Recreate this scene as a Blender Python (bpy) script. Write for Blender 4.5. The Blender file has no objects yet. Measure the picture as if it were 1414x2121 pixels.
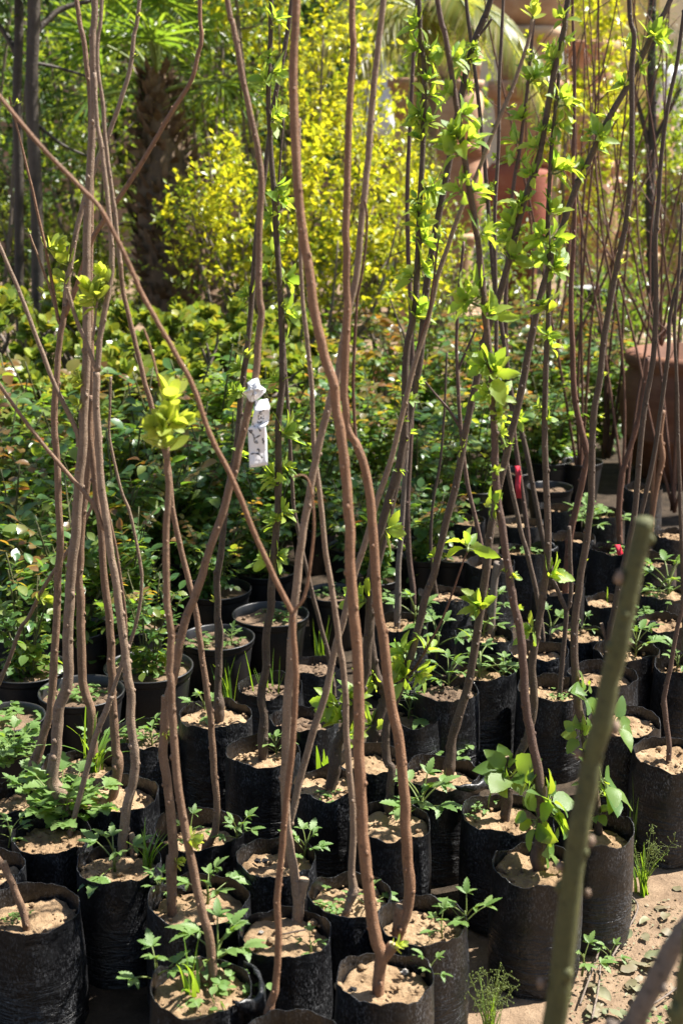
import bpy, math, random
from mathutils import Vector, Matrix, noise, Euler
C = bpy.context.scene.collection
# ------------------------------------------------------------------ camera model
F = 2900.0                      # focal length in photo pixels
CX, CY = 707.0, 1060.5
PITCH = math.radians(15.6)
HC = 1.705
SP, CP = math.sin(PITCH), math.cos(PITCH)
def ray(x, y):
    X = (x - CX) / F; U = -(y - CY) / F
    return Vector((X, CP + U * SP, -SP + U * CP))
def at_z(x, y, z):
    d = ray(x, y); t = (z - HC) / d.z
    return Vector((0, 0, HC)) + d * t
def at_y(x, y, Y):
    d = ray(x, y); t = Y / d.y
    return Vector((0, 0, HC)) + d * t
def depth(p):
    return p.y * CP - (p.z - HC) * SP
def px(p, w):                   # world size of w photo pixels at point p
    return w * depth(p) / F
# ------------------------------------------------------------------ mesh building
class MB:
    def __init__(s): s.v = []; s.f = []; s.m = []
    def add(s, vs, fs, mi=0):
        o = len(s.v); s.v.extend(vs)
        for f in fs:
            s.f.append(tuple(i + o for i in f)); s.m.append(mi)
    def build(s, name, mats, parent=None, smooth=True, loc=None):
        me = bpy.data.meshes.new(name)
        me.from_pydata([tuple(v) for v in s.v], [], s.f)
        if not isinstance(mats, (list, tuple)): mats = [mats]
        for m in mats: me.materials.append(m)
        if len(mats) > 1: me.polygons.foreach_set('material_index', s.m)
        if smooth: me.polygons.foreach_set('use_smooth', [True] * len(me.polygons))
        me.update()
        o = bpy.data.objects.new(name, me); C.objects.link(o)
        if parent is not None: o.parent = parent
        if loc is not None: o.location = loc
        return o
def tag(o, label, cat, group=None):
    o['label'] = label; o['category'] = cat
    if group: o['group'] = group
    return o
def thing(name, label, cat, loc=(0, 0, 0), rz=0.0, group=None):
    o = bpy.data.objects.new(name, None); C.objects.link(o)
    o.empty_display_size = .05
    o.location = loc; o.rotation_euler = (0, 0, rz)
    return tag(o, label, cat, group)
def dup(root, loc, rz=0.0, sc=1.0, label=None, rx=0.0, ry=0.0):
    r = root.copy(); C.objects.link(r)
    r.location = loc; r.rotation_euler = (rx, ry, rz); r.scale = (sc, sc, sc)
    if label: r['label'] = label
    for ch in list(root.children):
        c = ch.copy(); C.objects.link(c); c.parent = r
        for g in ch.children:
            d = g.copy(); C.objects.link(d); d.parent = c
    return r
def inst(src, parent, loc, direction, spin, sc, name=None):
    """a linked copy of a mesh object whose +Z axis is turned to `direction`"""
    o = bpy.data.objects.new(name or src.name.split('.')[0], src.data); C.objects.link(o)
    q = Vector((0, 0, 1)).rotation_difference(Vector(direction).normalized())
    o.rotation_euler = (q.to_matrix() @ Matrix.Rotation(spin, 3, 'Z')).to_euler()
    o.location = loc; o.scale = (sc, sc, sc); o.parent = parent
    return o
def spline(pts, rad, sub=4):
    P = []; R = []
    n = len(pts)
    for i in range(n - 1):
        p0 = pts[max(i - 1, 0)]; p1 = pts[i]; p2 = pts[i + 1]; p3 = pts[min(i + 2, n - 1)]
        for k in range(sub):
            t = k / sub; t2 = t * t; t3 = t2 * t
            P.append(.5 * ((2 * p1) + (p2 - p0) * t + (2 * p0 - 5 * p1 + 4 * p2 - p3) * t2 + (3 * p1 - p0 - 3 * p2 + p3) * t3))
            R.append(rad[i] * (1 - t) + rad[i + 1] * t)
    P.append(pts[-1].copy()); R.append(rad[-1])
    return P, R
def tube(mb, P, R, seg=8, mi=0, cap=True, lump=0.0, seed=0.0):
    n = len(P)
    t = (P[1] - P[0]).normalized()
    ref = Vector((0, 1, 0)) if abs(t.y) < .9 else Vector((1, 0, 0))
    u = t.cross(ref).normalized(); vs = []; fs = []
    for i in range(n):
        tt = (P[min(i + 1, n - 1)] - P[max(i - 1, 0)])
        if tt.length > 1e-9: t = tt.normalized()
        u = (u - t * u.dot(t)).normalized(); w = t.cross(u)
        for k in range(seg):
            a = 2 * math.pi * k / seg
            d = u * math.cos(a) + w * math.sin(a)
            r = R[i]
            if lump: r *= 1 + lump * noise.noise(Vector((P[i].x * 40 + d.x * 1.3 + seed, P[i].y * 40 + d.y * 1.3, P[i].z * 45)))
            vs.append(P[i] + d * r)
    for i in range(n - 1):
        for k in range(seg):
            k2 = (k + 1) % seg
            fs.append((i * seg + k, i * seg + k2, (i + 1) * seg + k2, (i + 1) * seg + k))
    if cap:
        fs.append(tuple(range(seg - 1, -1, -1))); fs.append(tuple((n - 1) * seg + k for k in range(seg)))
    mb.add(vs, fs, mi)
def blob(mb, c, r, seed=0, mi=0, squash=(1, 1, 1), rough=.35, seg=7, rings=5):
    vs = []; fs = []
    for i in range(rings + 1):
        ph = math.pi * i / rings
        for k in range(seg):
            a = 2 * math.pi * k / seg
            d = Vector((math.sin(ph) * math.cos(a), math.sin(ph) * math.sin(a), math.cos(ph)))
            q = 1 + rough * noise.noise(d * 1.7 + Vector((seed * 3.1, seed * 1.7, seed)))
            vs.append(c + Vector((d.x * squash[0], d.y * squash[1], d.z * squash[2])) * r * q)
    for i in range(rings):
        for k in range(seg):
            k2 = (k + 1) % seg
            fs.append((i * seg + k, (i + 1) * seg + k, (i + 1) * seg + k2, i * seg + k2))
    mb.add(vs, fs, mi)
def leaf(mb, o, d, up, L, W, n=4, droop=0.25, fold=0.25, serr=0.0, peak=0.8, mi=0, wav=0.0, rnd=None):
    """a leaf blade: two strips either side of a midrib, folded, drooping, optionally toothed"""
    d = d.normalized(); s = d.cross(up)
    if s.length < 1e-4: s = d.cross(Vector((.3, .7, .2)))
    s.normalize(); nn = s.cross(d).normalized()
    vs = []; fs = []
    for i in range(n + 1):
        t = i / n
        c = o + d * (L * t * (1 - .12 * abs(droop) * t)) - nn * (droop * L * t * t)
        hw = W * .5 * (math.sin(math.pi * t ** peak) ** .75 if 0 < t < 1 else (0.06 if t == 0 else 0.02))
        if serr and 0 < i < n: hw *= (1 + serr) if i % 2 else (1 - serr)
        z = fold * hw
        wv = (wav * W * math.sin(t * 9 + (rnd or 0))) if wav else 0
        vs += [c - s * hw + nn * (z + wv), c, c + s * hw + nn * (z - wv)]
    for i in range(n):
        a = i * 3
        fs += [(a, a + 1, a + 4, a + 3), (a + 1, a + 2, a + 5, a + 4)]
    mb.add(vs, fs, mi)
def rdir(R, zlo=-1, zhi=1):
    z = R.uniform(zlo, zhi); a = R.uniform(0, 2 * math.pi); q = math.sqrt(max(0, 1 - z * z))
    return Vector((q * math.cos(a), q * math.sin(a), z))
def lathe(mb, prof, seg=40, mi=0, c=(0, 0, 0), wob=0.0, seed=0):
    """prof: list of (radius, z)"""
    vs = []; fs = []
    for (r, z) in prof:
        for k in range(seg):
            a = 2 * math.pi * k / seg
            q = 1 + wob * noise.noise(Vector((math.cos(a) * 1.5 + seed, math.sin(a) * 1.5, z * 4)))
            vs.append(Vector((c[0] + r * q * math.cos(a), c[1] + r * q * math.sin(a), c[2] + z)))
    for i in range(len(prof) - 1):
        for k in range(seg):
            k2 = (k + 1) % seg
            fs.append((i * seg + k, i * seg + k2, (i + 1) * seg + k2, (i + 1) * seg + k))
    mb.add(vs, fs, mi)
def pts_of(s):
    return [tuple(float(q) for q in w.split(',')) for w in s.split()]
# ------------------------------------------------------------------ materials
def mat(name):
    m = bpy.data.materials.new(name); m.use_nodes = True
    nt = m.node_tree; nt.nodes.clear()
    out = nt.nodes.new('ShaderNodeOutputMaterial')
    return m, nt, out
def N(nt, t, **kw):
    n = nt.nodes.new(t)
    for k, v in kw.items():
        if k.startswith('i_'):
            n.inputs[k[2:].replace('_', ' ')].default_value = v
        else: setattr(n, k, v)
    return n
def ramp(nt, fac, stops, interp='LINEAR'):
    r = nt.nodes.new('ShaderNodeValToRGB'); r.color_ramp.interpolation = interp
    e = r.color_ramp.elements
    while len(e) < len(stops): e.new(.5)
    for k, (p, c) in enumerate(stops):
        e[k].position = p; e[k].color = (*c, 1) if len(c) == 3 else c
    nt.links.new(fac, r.inputs[0]); return r.outputs[0]
def noise_tex(nt, vec, scale, detail=4, rough=.6, dist=0.0):
    n = N(nt, 'ShaderNodeTexNoise'); n.inputs['Scale'].default_value = scale
    n.inputs['Detail'].default_value = detail; n.inputs['Roughness'].default_value = rough
    n.inputs['Distortion'].default_value = dist
    nt.links.new(vec, n.inputs['Vector']); return n.outputs[0]
def coords(nt, scale=(1, 1, 1), rand=True):
    tc = N(nt, 'ShaderNodeTexCoord'); mp = N(nt, 'ShaderNodeMapping')
    mp.inputs['Scale'].default_value = scale
    nt.links.new(tc.outputs['Object'], mp.inputs['Vector'])
    if rand:
        oi = N(nt, 'ShaderNodeObjectInfo'); mu = N(nt, 'ShaderNodeMath', operation='MULTIPLY')
        mu.inputs[1].default_value = 37.0
        nt.links.new(oi.outputs['Random'], mu.inputs[0])
        cb = N(nt, 'ShaderNodeCombineXYZ')
        for k in range(3): nt.links.new(mu.outputs[0], cb.inputs[k])
        nt.links.new(cb.outputs[0], mp.inputs['Location'])
    return mp.outputs[0]
def mixc(nt, fac, a, b):
    m = N(nt, 'ShaderNodeMix', data_type='RGBA')
    if hasattr(fac, 'links'): nt.links.new(fac, m.inputs[0])
    else: m.inputs[0].default_value = fac
    for s, v in ((6, a), (7, b)):
        if hasattr(v, 'links'): nt.links.new(v, m.inputs[s])
        else: m.inputs[s].default_value = (*v, 1)
    return m.outputs[2]
def bump(nt, h, strength, dist, prev=None):
    b = N(nt, 'ShaderNodeBump'); b.inputs['Strength'].default_value = strength
    b.inputs['Distance'].default_value = dist
    nt.links.new(h, b.inputs['Height'])
    if prev is not None: nt.links.new(prev, b.inputs['Normal'])
    return b.outputs[0]
def principled(nt, out, col, rough=.6, spec=.4, nrm=None):
    p = N(nt, 'ShaderNodeBsdfPrincipled')
    if hasattr(col, 'links'): nt.links.new(col, p.inputs['Base Color'])
    else: p.inputs['Base Color'].default_value = (*col, 1)
    if hasattr(rough, 'links'): nt.links.new(rough, p.inputs['Roughness'])
    else: p.inputs['Roughness'].default_value = rough
    p.inputs['Specular IOR Level'].default_value = spec
    if nrm is not None: nt.links.new(nrm, p.inputs['Normal'])
    nt.links.new(p.outputs[0], out.inputs[0]); return p
def bark(name, c1, c2, spot, sc=1.0, spotamt=.5):
    m, nt, out = mat(name)
    v = coords(nt); vs = coords(nt, (1, 1, .35))
    n1 = noise_tex(nt, vs, 55 * sc, 6, .7); n2 = noise_tex(nt, v, 420 * sc, 3, .6)
    col = ramp(nt, n1, [(.3, c1), (.7, c2)])
    vo = N(nt, 'ShaderNodeTexVoronoi'); vo.inputs['Scale'].default_value = 210 * sc
    nt.links.new(v, vo.inputs['Vector'])
    dots = ramp(nt, vo.outputs['Distance'], [(.16, (1, 1, 1)), (.3, (0, 0, 0))])
    mu = N(nt, 'ShaderNodeMath', operation='MULTIPLY'); mu.inputs[1].default_value = spotamt
    nt.links.new(dots, mu.inputs[0])
    col = mixc(nt, mu.outputs[0], col, spot)
    v2 = N(nt, 'ShaderNodeTexVoronoi'); v2.inputs['Scale'].default_value = 62 * sc; nt.links.new(v, v2.inputs['Vector'])
    scar = ramp(nt, v2.outputs['Distance'], [(.10, (.75, .75, .75)), (.30, (0, 0, 0))])
    col = mixc(nt, scar, col, tuple(q * .55 for q in c1))
    n5 = noise_tex(nt, v, 150 * sc, 4, .7)
    col = mixc(nt, ramp(nt, n5, [(.42, (0, 0, 0)), (.7, (.55, .55, .55))]), col, c1)
    oi = N(nt, 'ShaderNodeObjectInfo'); ro = ramp(nt, oi.outputs['Random'], [(0, (0, 0, 0)), (1, (.45, .45, .45))])
    col = mixc(nt, ro, col, tuple(q * .75 for q in c1))
    wv = N(nt, 'ShaderNodeTexWave'); wv.bands_direction = 'Z'
    wv.inputs['Scale'].default_value = 9 * sc; wv.inputs['Distortion'].default_value = 14
    wv.inputs['Detail'].default_value = 3
    nt.links.new(v, wv.inputs['Vector'])
    b = bump(nt, n2, .8, .0018); b = bump(nt, n1, .8, .004, b); b = bump(nt, dots, .7, .002, b)
    b = bump(nt, wv.outputs[1], .15, .0015, b)
    principled(nt, out, col, .62, .35, b); return m
def leafmat(name, cols, tcols, tfac=.42, rough=.38, spec=.5, veins=0.0):
    m, nt, out = mat(name)
    g = N(nt, 'ShaderNodeNewGeometry'); oi = N(nt, 'ShaderNodeObjectInfo')
    ad = N(nt, 'ShaderNodeMath', operation='ADD'); fr = N(nt, 'ShaderNodeMath', operation='FRACT')
    nt.links.new(g.outputs['Random Per Island'], ad.inputs[0]); nt.links.new(oi.outputs['Random'], ad.inputs[1])
    nt.links.new(ad.outputs[0], fr.inputs[0])
    k = len(cols)
    c = ramp(nt, fr.outputs[0], [(i / max(k - 1, 1), q) for i, q in enumerate(cols)])
    t = ramp(nt, fr.outputs[0], [(i / max(k - 1, 1), q) for i, q in enumerate(tcols)])
    v = coords(nt); nz = noise_tex(nt, v, 60, 4, .6)
    c = mixc(nt, ramp(nt, nz, [(.35, (0, 0, 0)), (.75, (.35, .35, .35))]), c, (.10, .13, .03))
    b = bump(nt, nz, .25, .004)
    p = principled(nt, out, c, rough, spec, b)
    tr = N(nt, 'ShaderNodeBsdfTranslucent'); nt.links.new(t, tr.inputs[0])
    mx = N(nt, 'ShaderNodeMixShader'); mx.inputs[0].default_value = tfac
    nt.links.new(p.outputs[0], mx.inputs[1]); nt.links.new(tr.outputs[0], mx.inputs[2])
    nt.links.new(mx.outputs[0], out.inputs[0]); return m
M = {}
M['bark_brown'] = bark('bark_brown', (.135, .078, .047), (.27, .168, .105), (.42, .31, .22))
M['bark_tan'] = bark('bark_tan', (.16, .108, .073), (.31, .22, .152), (.48, .37, .28))
M['bark_orange'] = bark('bark_orange', (.16, .082, .044), (.30, .165, .093), (.42, .29, .19), 1, .4)
M['bark_dark'] = bark('bark_dark', (.055, .037, .026), (.135, .094, .066), (.27, .21, .16), 1, .4)
M['bark_plum'] = bark('bark_plum', (.075, .044, .033), (.16, .10, .072), (.30, .22, .17), 1, .4)
M['bark_grey'] = bark('bark_grey', (.12, .09, .07), (.24, .19, .15), (.38, .32, .26))
M['bark_red'] = bark('bark_red', (.085, .040, .025), (.17, .080, .048), (.28, .16, .10), 1, .25)
M['bark_moss'] = bark('bark_moss', (.055, .058, .020), (.125, .125, .042), (.22, .20, .09), 1, .4)
M['bark_old'] = bark('bark_old', (.030, .023, .018), (.085, .066, .052), (.14, .115, .09), .15, .15)
M['cutwood'] = bark('cut_wood', (.22, .15, .09), (.40, .30, .20), (.5, .4, .3), .5, .2)
M['leaf_young'] = leafmat('leaf_young', [(.17, .28, .05), (.25, .35, .06), (.13, .25, .05), (.30, .38, .08)],
                          [(.44, .62, .04), (.60, .70, .04), (.36, .58, .04), (.66, .74, .07)], .5, .36)
M['leaf_apple'] = leafmat('leaf_apple', [(.06, .14, .03), (.10, .19, .04), (.13, .21, .05), (.07, .15, .05)],
                          [(.28, .46, .03), (.36, .52, .03), (.46, .56, .03), (.24, .42, .04)], .45, .36)
M['leaf_bud'] = leafmat('leaf_bud', [(.28, .36, .06), (.36, .42, .08), (.24, .34, .06)],
                        [(.64, .72, .05), (.72, .76, .08), (.56, .68, .05)], .5, .4)
M['leaf_weed'] = leafmat('leaf_weed', [(.09, .18, .04), (.13, .23, .06), (.16, .25, .08)],
                         [(.22, .40, .03), (.30, .46, .04), (.34, .48, .05)], .38, .45)
M['leaf_grass'] = leafmat('leaf_grass', [(.07, .16, .02), (.11, .21, .03)], [(.30, .50, .02), (.38, .55, .03)], .42, .35)
M['leaf_rose'] = leafmat('leaf_rose', [(.035, .095, .025), (.06, .14, .035), (.045, .115, .045), (.10, .17, .04), (.15, .19, .04)],
                         [(.20, .38, .03), (.30, .48, .03), (.24, .42, .04), (.44, .54, .03), (.5, .52, .04)], .40, .34, .5)
M['leaf_rosered'] = leafmat('leaf_rosered', [(.13, .06, .025), (.16, .10, .03), (.12, .12, .03), (.18, .07, .03)],
                            [(.50, .16, .03), (.55, .34, .03), (.42, .40, .03), (.55, .14, .04)], .42, .3)
M['leaf_jade'] = leafmat('leaf_jade', [(.11, .18, .04), (.18, .25, .05), (.26, .29, .05), (.14, .22, .06), (.36, .30, .04)],
                         [(.26, .40, .03), (.36, .46, .03), (.50, .50, .03), (.3, .42, .04), (.62, .50, .03)], .30, .28)
M['leaf_gold'] = leafmat('leaf_gold', [(.27, .30, .02), (.36, .36, .02), (.18, .25, .02), (.42, .40, .03)],
                         [(.60, .58, .02), (.75, .66, .02), (.42, .52, .02), (.82, .70, .04)], .5, .3)
M['leaf_goldgreen'] = leafmat('leaf_goldgreen', [(.06, .12, .02), (.12, .18, .02), (.08, .14, .025), (.18, .21, .02)],
                              [(.26, .40, .02), (.42, .52, .02), (.30, .44, .02), (.56, .56, .02)], .45, .32)
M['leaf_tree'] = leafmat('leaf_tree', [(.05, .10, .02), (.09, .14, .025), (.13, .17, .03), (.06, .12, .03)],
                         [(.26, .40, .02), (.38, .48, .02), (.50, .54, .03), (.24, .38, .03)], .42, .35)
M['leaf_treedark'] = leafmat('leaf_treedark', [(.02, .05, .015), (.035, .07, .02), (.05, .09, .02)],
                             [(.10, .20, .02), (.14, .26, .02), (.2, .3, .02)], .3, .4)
M['leaf_palm'] = leafmat('leaf_palm', [(.035, .085, .018), (.06, .12, .025), (.08, .13, .025)], [(.25, .42, .03), (.32, .48, .03), (.40, .5, .03)], .38, .3)
M['leaf_palmgold'] = leafmat('leaf_palmgold', [(.20, .19, .05), (.14, .17, .04), (.26, .22, .08)], [(.5, .48, .06), (.4, .46, .05), (.55, .48, .12)], .4, .35)
M['leaf_dry'] = leafmat('leaf_dry', [(.10, .12, .06), (.17, .16, .09), (.13, .10, .06), (.20, .15, .09)], [(.3, .27, .1)] * 4, .12, .6)
M['petiole'] = leafmat('petiole', [(.13, .18, .04), (.16, .20, .05)], [(.4, .45, .05)] * 2, .2, .45)

def polymat():
    m, nt, out = mat('black_polythene')
    v = coords(nt); vz = coords(nt, (1, 1, .5)); vh = coords(nt, (5, 5, 26)); vs = coords(nt, (1, 1, .12))
    n1 = noise_tex(nt, vz, 290, 2, .6); n2 = noise_tex(nt, v, 11, 5, .65); n3 = noise_tex(nt, vh, 2.4, 4, .6, 1.4)
    n4 = noise_tex(nt, vs, 38, 5, .65); n5 = noise_tex(nt, v, 26, 4, .6, .8)
    vo = N(nt, 'ShaderNodeTexVoronoi'); vo.inputs['Scale'].default_value = 250; nt.links.new(vz, vo.inputs['Vector'])
    dots = ramp(nt, vo.outputs['Distance'], [(.22, (1, 1, 1)), (.42, (0, 0, 0))])
    sp = ramp(nt, n1, [(.50, (0, 0, 0)), (.66, (1, 1, 1))])
    zone = ramp(nt, n2, [(.38, (.10, .10, .10)), (.62, (1, 1, 1))])
    st = ramp(nt, n4, [(.38, (.2, .2, .2)), (.62, (1, 1, 1))])
    def mul(x, y):
        k = N(nt, 'ShaderNodeMath', operation='MULTIPLY'); nt.links.new(x, k.inputs[0]); nt.links.new(y, k.inputs[1]); return k.outputs[0]
    base = ramp(nt, n2, [(.35, (.002, .002, .0026)), (.75, (.004, .004, .0046))])
    col = mixc(nt, mul(mul(sp, zone), st), base, (.105, .108, .115))
    col = mixc(nt, mul(dots, zone), col, (.024, .0245, .027))
    rg = ramp(nt, n5, [(.3, (.26, .26, .26)), (.7, (.55, .55, .55))])
    sx = N(nt, 'ShaderNodeSeparateXYZ'); tc = N(nt, 'ShaderNodeTexCoord'); nt.links.new(tc.outputs['Object'], sx.inputs[0])
    low = ramp(nt, sx.outputs[2], [(.07, (1, 1, 1)), (.17, (.06, .06, .06))])
    b = bump(nt, mul(n3, low), .7, .016); b = bump(nt, n5, .45, .008, b); b = bump(nt, n1, .35, .0009, b)
    principled(nt, out, col, rg, .42, b); return m
M['poly'] = polymat()
def potplastic():
    m, nt, out = mat('black_pot_plastic')
    v = coords(nt); n1 = noise_tex(nt, v, 300, 3, .6); n2 = noise_tex(nt, v, 14, 5, .6)
    col = mixc(nt, ramp(nt, n1, [(.5, (0, 0, 0)), (.75, (.6, .6, .6))]), (.010, .010, .011), (.040, .038, .036))
    col = mixc(nt, ramp(nt, n2, [(.5, (0, 0, 0)), (.8, (.5, .5, .5))]), col, (.045, .039, .032))
    principled(nt, out, col, .42, .5, bump(nt, n1, .2, .0008)); return m
M['potplastic'] = potplastic()
def soilmat(name, a, b_, c, sc=1.0, amp=1.0):
    m, nt, out = mat(name)
    v = coords(nt); n1 = noise_tex(nt, v, 22 * sc, 8, .65); n2 = noise_tex(nt, v, 160 * sc, 6, .7); n3 = noise_tex(nt, v, 7 * sc, 3, .5)
    col = ramp(nt, n1, [(.3, a), (.5, b_), (.72, c)])
    col = mixc(nt, ramp(nt, n2, [(.4, (0, 0, 0)), (.75, (.55, .55, .55))]), col, a)
    col = mixc(nt, ramp(nt, n3, [(.45, (0, 0, 0)), (.7, (.4, .4, .4))]), col, c)
    oi = N(nt, 'ShaderNodeObjectInfo'); col = mixc(nt, ramp(nt, oi.outputs['Random'], [(0, (0, 0, 0)), (.5, (.1, .1, .1)), (1, (.6, .6, .6))]), col, a)
    n9 = noise_tex(nt, v, 12 * sc, 4, .6); col = mixc(nt, ramp(nt, n9, [(.52, (0, 0, 0)), (.68, (.5, .5, .5))]), col, tuple(q * .7 for q in a))
    n4 = noise_tex(nt, v, 60 * sc, 6, .7); b = bump(nt, n1, .9 * amp, .016); b = bump(nt, n4, .9 * amp, .007, b); b = bump(nt, n2, .8 * amp, .003, b)
    principled(nt, out, col, .9, .15, b); return m
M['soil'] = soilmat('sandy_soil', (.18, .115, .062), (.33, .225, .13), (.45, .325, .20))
M['soil_damp'] = soilmat('dark_soil', (.10, .066, .043), (.19, .13, .085), (.27, .19, .125))  # darker soil tone for the pots and some bags
M['ground'] = soilmat('sandy_ground', (.13, .088, .056), (.26, .18, .115), (.36, .26, .17), .8)
M['shade_bed'] = soilmat('shaded_bed_soil', (.020, .015, .010), (.042, .030, .020), (.075, .054, .036))  # soil colour darkened to stand for shade between the bags
M['stone'] = soilmat('pale_stone', (.3, .28, .25), (.45, .42, .38), (.6, .57, .52), 3)
M['cinder'] = soilmat('black_cinder', (.015, .015, .017), (.03, .03, .033), (.06, .06, .06), 3)
def terra(name, a, b_, c):
    m, nt, out = mat(name)
    v = coords(nt); vz = coords(nt, (1, 1, 9)); n1 = noise_tex(nt, v, 6, 6, .6); n2 = noise_tex(nt, vz, 4, 4, .6); n3 = noise_tex(nt, v, 130, 3, .6)
    col = ramp(nt, n1, [(.3, a), (.55, b_), (.75, c)])
    col = mixc(nt, ramp(nt, n2, [(.45, (0, 0, 0)), (.75, (.45, .45, .45))]), col, c)
    principled(nt, out, col, .75, .3, bump(nt, n3, .3, .003, bump(nt, n2, .3, .008))); return m
M['terracotta'] = terra('terracotta', (.34, .175, .105), (.45, .26, .165), (.56, .38, .27))
M['terra_red'] = terra('red_terracotta', (.24, .075, .05), (.30, .10, .07), (.36, .16, .11))
M['terra_pale'] = terra('pale_terracotta', (.40, .25, .15), (.50, .34, .22), (.58, .44, .31))
M['terra_dark'] = terra('brown_terracotta', (.085, .033, .017), (.13, .053, .027), (.18, .085, .045))  # base tone darkened to take in the shade on the large pot
def plain(name, col, rough=.5, nsc=40, var=.2, spec=.4):
    m, nt, out = mat(name)
    v = coords(nt); n1 = noise_tex(nt, v, nsc, 4, .6)
    c2 = tuple(min(1, q * (1 + var)) for q in col); c1 = tuple(q * (1 - var) for q in col)
    principled(nt, out, ramp(nt, n1, [(.3, c1), (.7, c2)]), rough, spec, bump(nt, n1, .15, .002)); return m
M['paper'] = plain('white_tag_plastic', (.80, .80, .82), .35, 60, .03)
M['ink'] = plain('black_ink', (.012, .012, .016), .4)
M['red_plastic'] = plain('red_ribbon', (.52, .025, .045), .35)
M['white_sheet'] = plain('white_sheet', (.78, .79, .82), .5, 6, .05)
M['yellow_wall'] = plain('yellow_wall', (.66, .50, .16), .8, 3, .1)
M['white_wall'] = plain('pale_wall', (.50, .46, .38), .8, 3, .12)
M['brick'] = plain('dusty_brick', (.30, .20, .14), .85, 20, .3)
M['palm_husk'] = bark('palm_husk', (.08, .05, .03), (.22, .14, .085), (.34, .24, .15), .12, .3)
# ------------------------------------------------------------------ leaf clusters (sources kept far below ground are avoided: sources are meshes only)
class Src:                                   # a mesh source without an object in the scene
    def __init__(s, mb, name, mats):
        o = mb.build(name, mats); s.data = o.data; s.name = name
        bpy.data.objects.remove(o)
def cluster_src(kind, seed):
    R = random.Random(seed); mb = MB()
    if kind == 'apple':
        n = R.randint(7, 10)
        tube(mb, [Vector((0, 0, -.05)), Vector((0, 0, .10)), Vector((.01, 0, .22))], [.045, .04, .02], 6, 1)
        for i in range(n):
            a = i * 2.4 + R.uniform(-.4, .4); q = i / n
            pol = math.radians(R.uniform(50, 82) * (1 - q) + R.uniform(8, 32) * q)
            d = Vector((math.sin(pol) * math.cos(a), math.sin(pol) * math.sin(a), math.cos(pol)))
            L = R.uniform(.55, 1.05) * (1 - .35 * q)
            o = Vector((0, 0, .08 + .12 * q)); e = o + d * .2 * L
            tube(mb, [o, o + d * .1 * L, e], [.018, .015, .014], 5, 1, False)
            leaf(mb, e, d, Vector((0, 0, 1)) + rdir(R) * .5, L * .85, L * R.uniform(.34, .50), 9, R.uniform(-.05, .45), R.uniform(.25, .65), .09, .85, 0, .03, i)
        for i in range(3):
            a = R.uniform(0, 6.3); d = Vector((.35 * math.cos(a), .35 * math.sin(a), 1))
            leaf(mb, Vector((0, 0, .2)), d, rdir(R), R.uniform(.25, .4), .12, 4, 0, .8)
    elif kind == 'round':                    # blunt glossy young leaves standing upright in a rosette
        n = R.randint(9, 12)
        tube(mb, [Vector((0, 0, -.1)), Vector((0, 0, .2)), Vector((0, 0, .5))], [.06, .05, .03], 6, 1)
        for i in range(n):
            a = i * 2.4 + R.uniform(-.3, .3); q = i / n
            pol = math.radians(R.uniform(55, 85) * (1 - q) + R.uniform(5, 30) * q)
            d = Vector((math.sin(pol) * math.cos(a), math.sin(pol) * math.sin(a), math.cos(pol)))
            L = R.uniform(.5, .8)
            leaf(mb, Vector((0, 0, .02 + .5 * q)), d, Vector((0, 0, 1)) + rdir(R) * .3, L, L * R.uniform(.48, .62), 7, R.uniform(-.35, .2), R.uniform(.2, .5), 0, 1.15)
    elif kind == 'big':                      # large broad leaves of a shoot at the foot of a trunk
        n = R.randint(5, 7)
        tube(mb, [Vector((0, 0, -.05)), Vector((0, 0, .15)), Vector((.02, 0, .35))], [.03, .025, .015], 6, 1)
        for i in range(n):
            a = i * 2.4 + R.uniform(-.4, .4); q = i / n
            pol = math.radians(R.uniform(40, 85))
            d = Vector((math.sin(pol) * math.cos(a), math.sin(pol) * math.sin(a), math.cos(pol)))
            L = R.uniform(.6, 1.0); o = Vector((0, 0, .05 + .3 * q)); e = o + d * .28
            tube(mb, [o, o + d * .15, e], [.014, .012, .012], 5, 1, False)
            leaf(mb, e, d, Vector((0, 0, 1)) + rdir(R) * .3, L, L * R.uniform(.6, .8), 10, R.uniform(.1, .6), R.uniform(.1, .35), .03, .75, 0, .03, i)
    elif kind == 'bud':
        for i in range(4):
            a = i * 1.7; d = Vector((.4 * math.cos(a), .4 * math.sin(a), 1))
            leaf(mb, Vector((0, 0, -.05)), d, rdir(R), R.uniform(.6, 1), .32, 4, -.1, .9)
        blob(mb, Vector((0, 0, .1)), .2, seed, 1, (1, 1, 1.7), .2)
    ms = {'apple': ['leaf_young', 'petiole'], 'round': ['leaf_bud', 'petiole'], 'big': ['leaf_apple', 'petiole'], 'bud': ['leaf_bud', 'petiole']}[kind]
    return Src(mb, 'leaf_cluster' if kind != 'bud' else 'bud', [M[q] for q in ms])
SRC = {k: [cluster_src(k, 11 * i + 5) for i in range(n)] for k, n in (('apple', 9), ('round', 4), ('big', 4), ('bud', 3))}
KN = {'a': 'apple', 'r': 'round', 'g': 'big', 'b': 'bud'}
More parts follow.
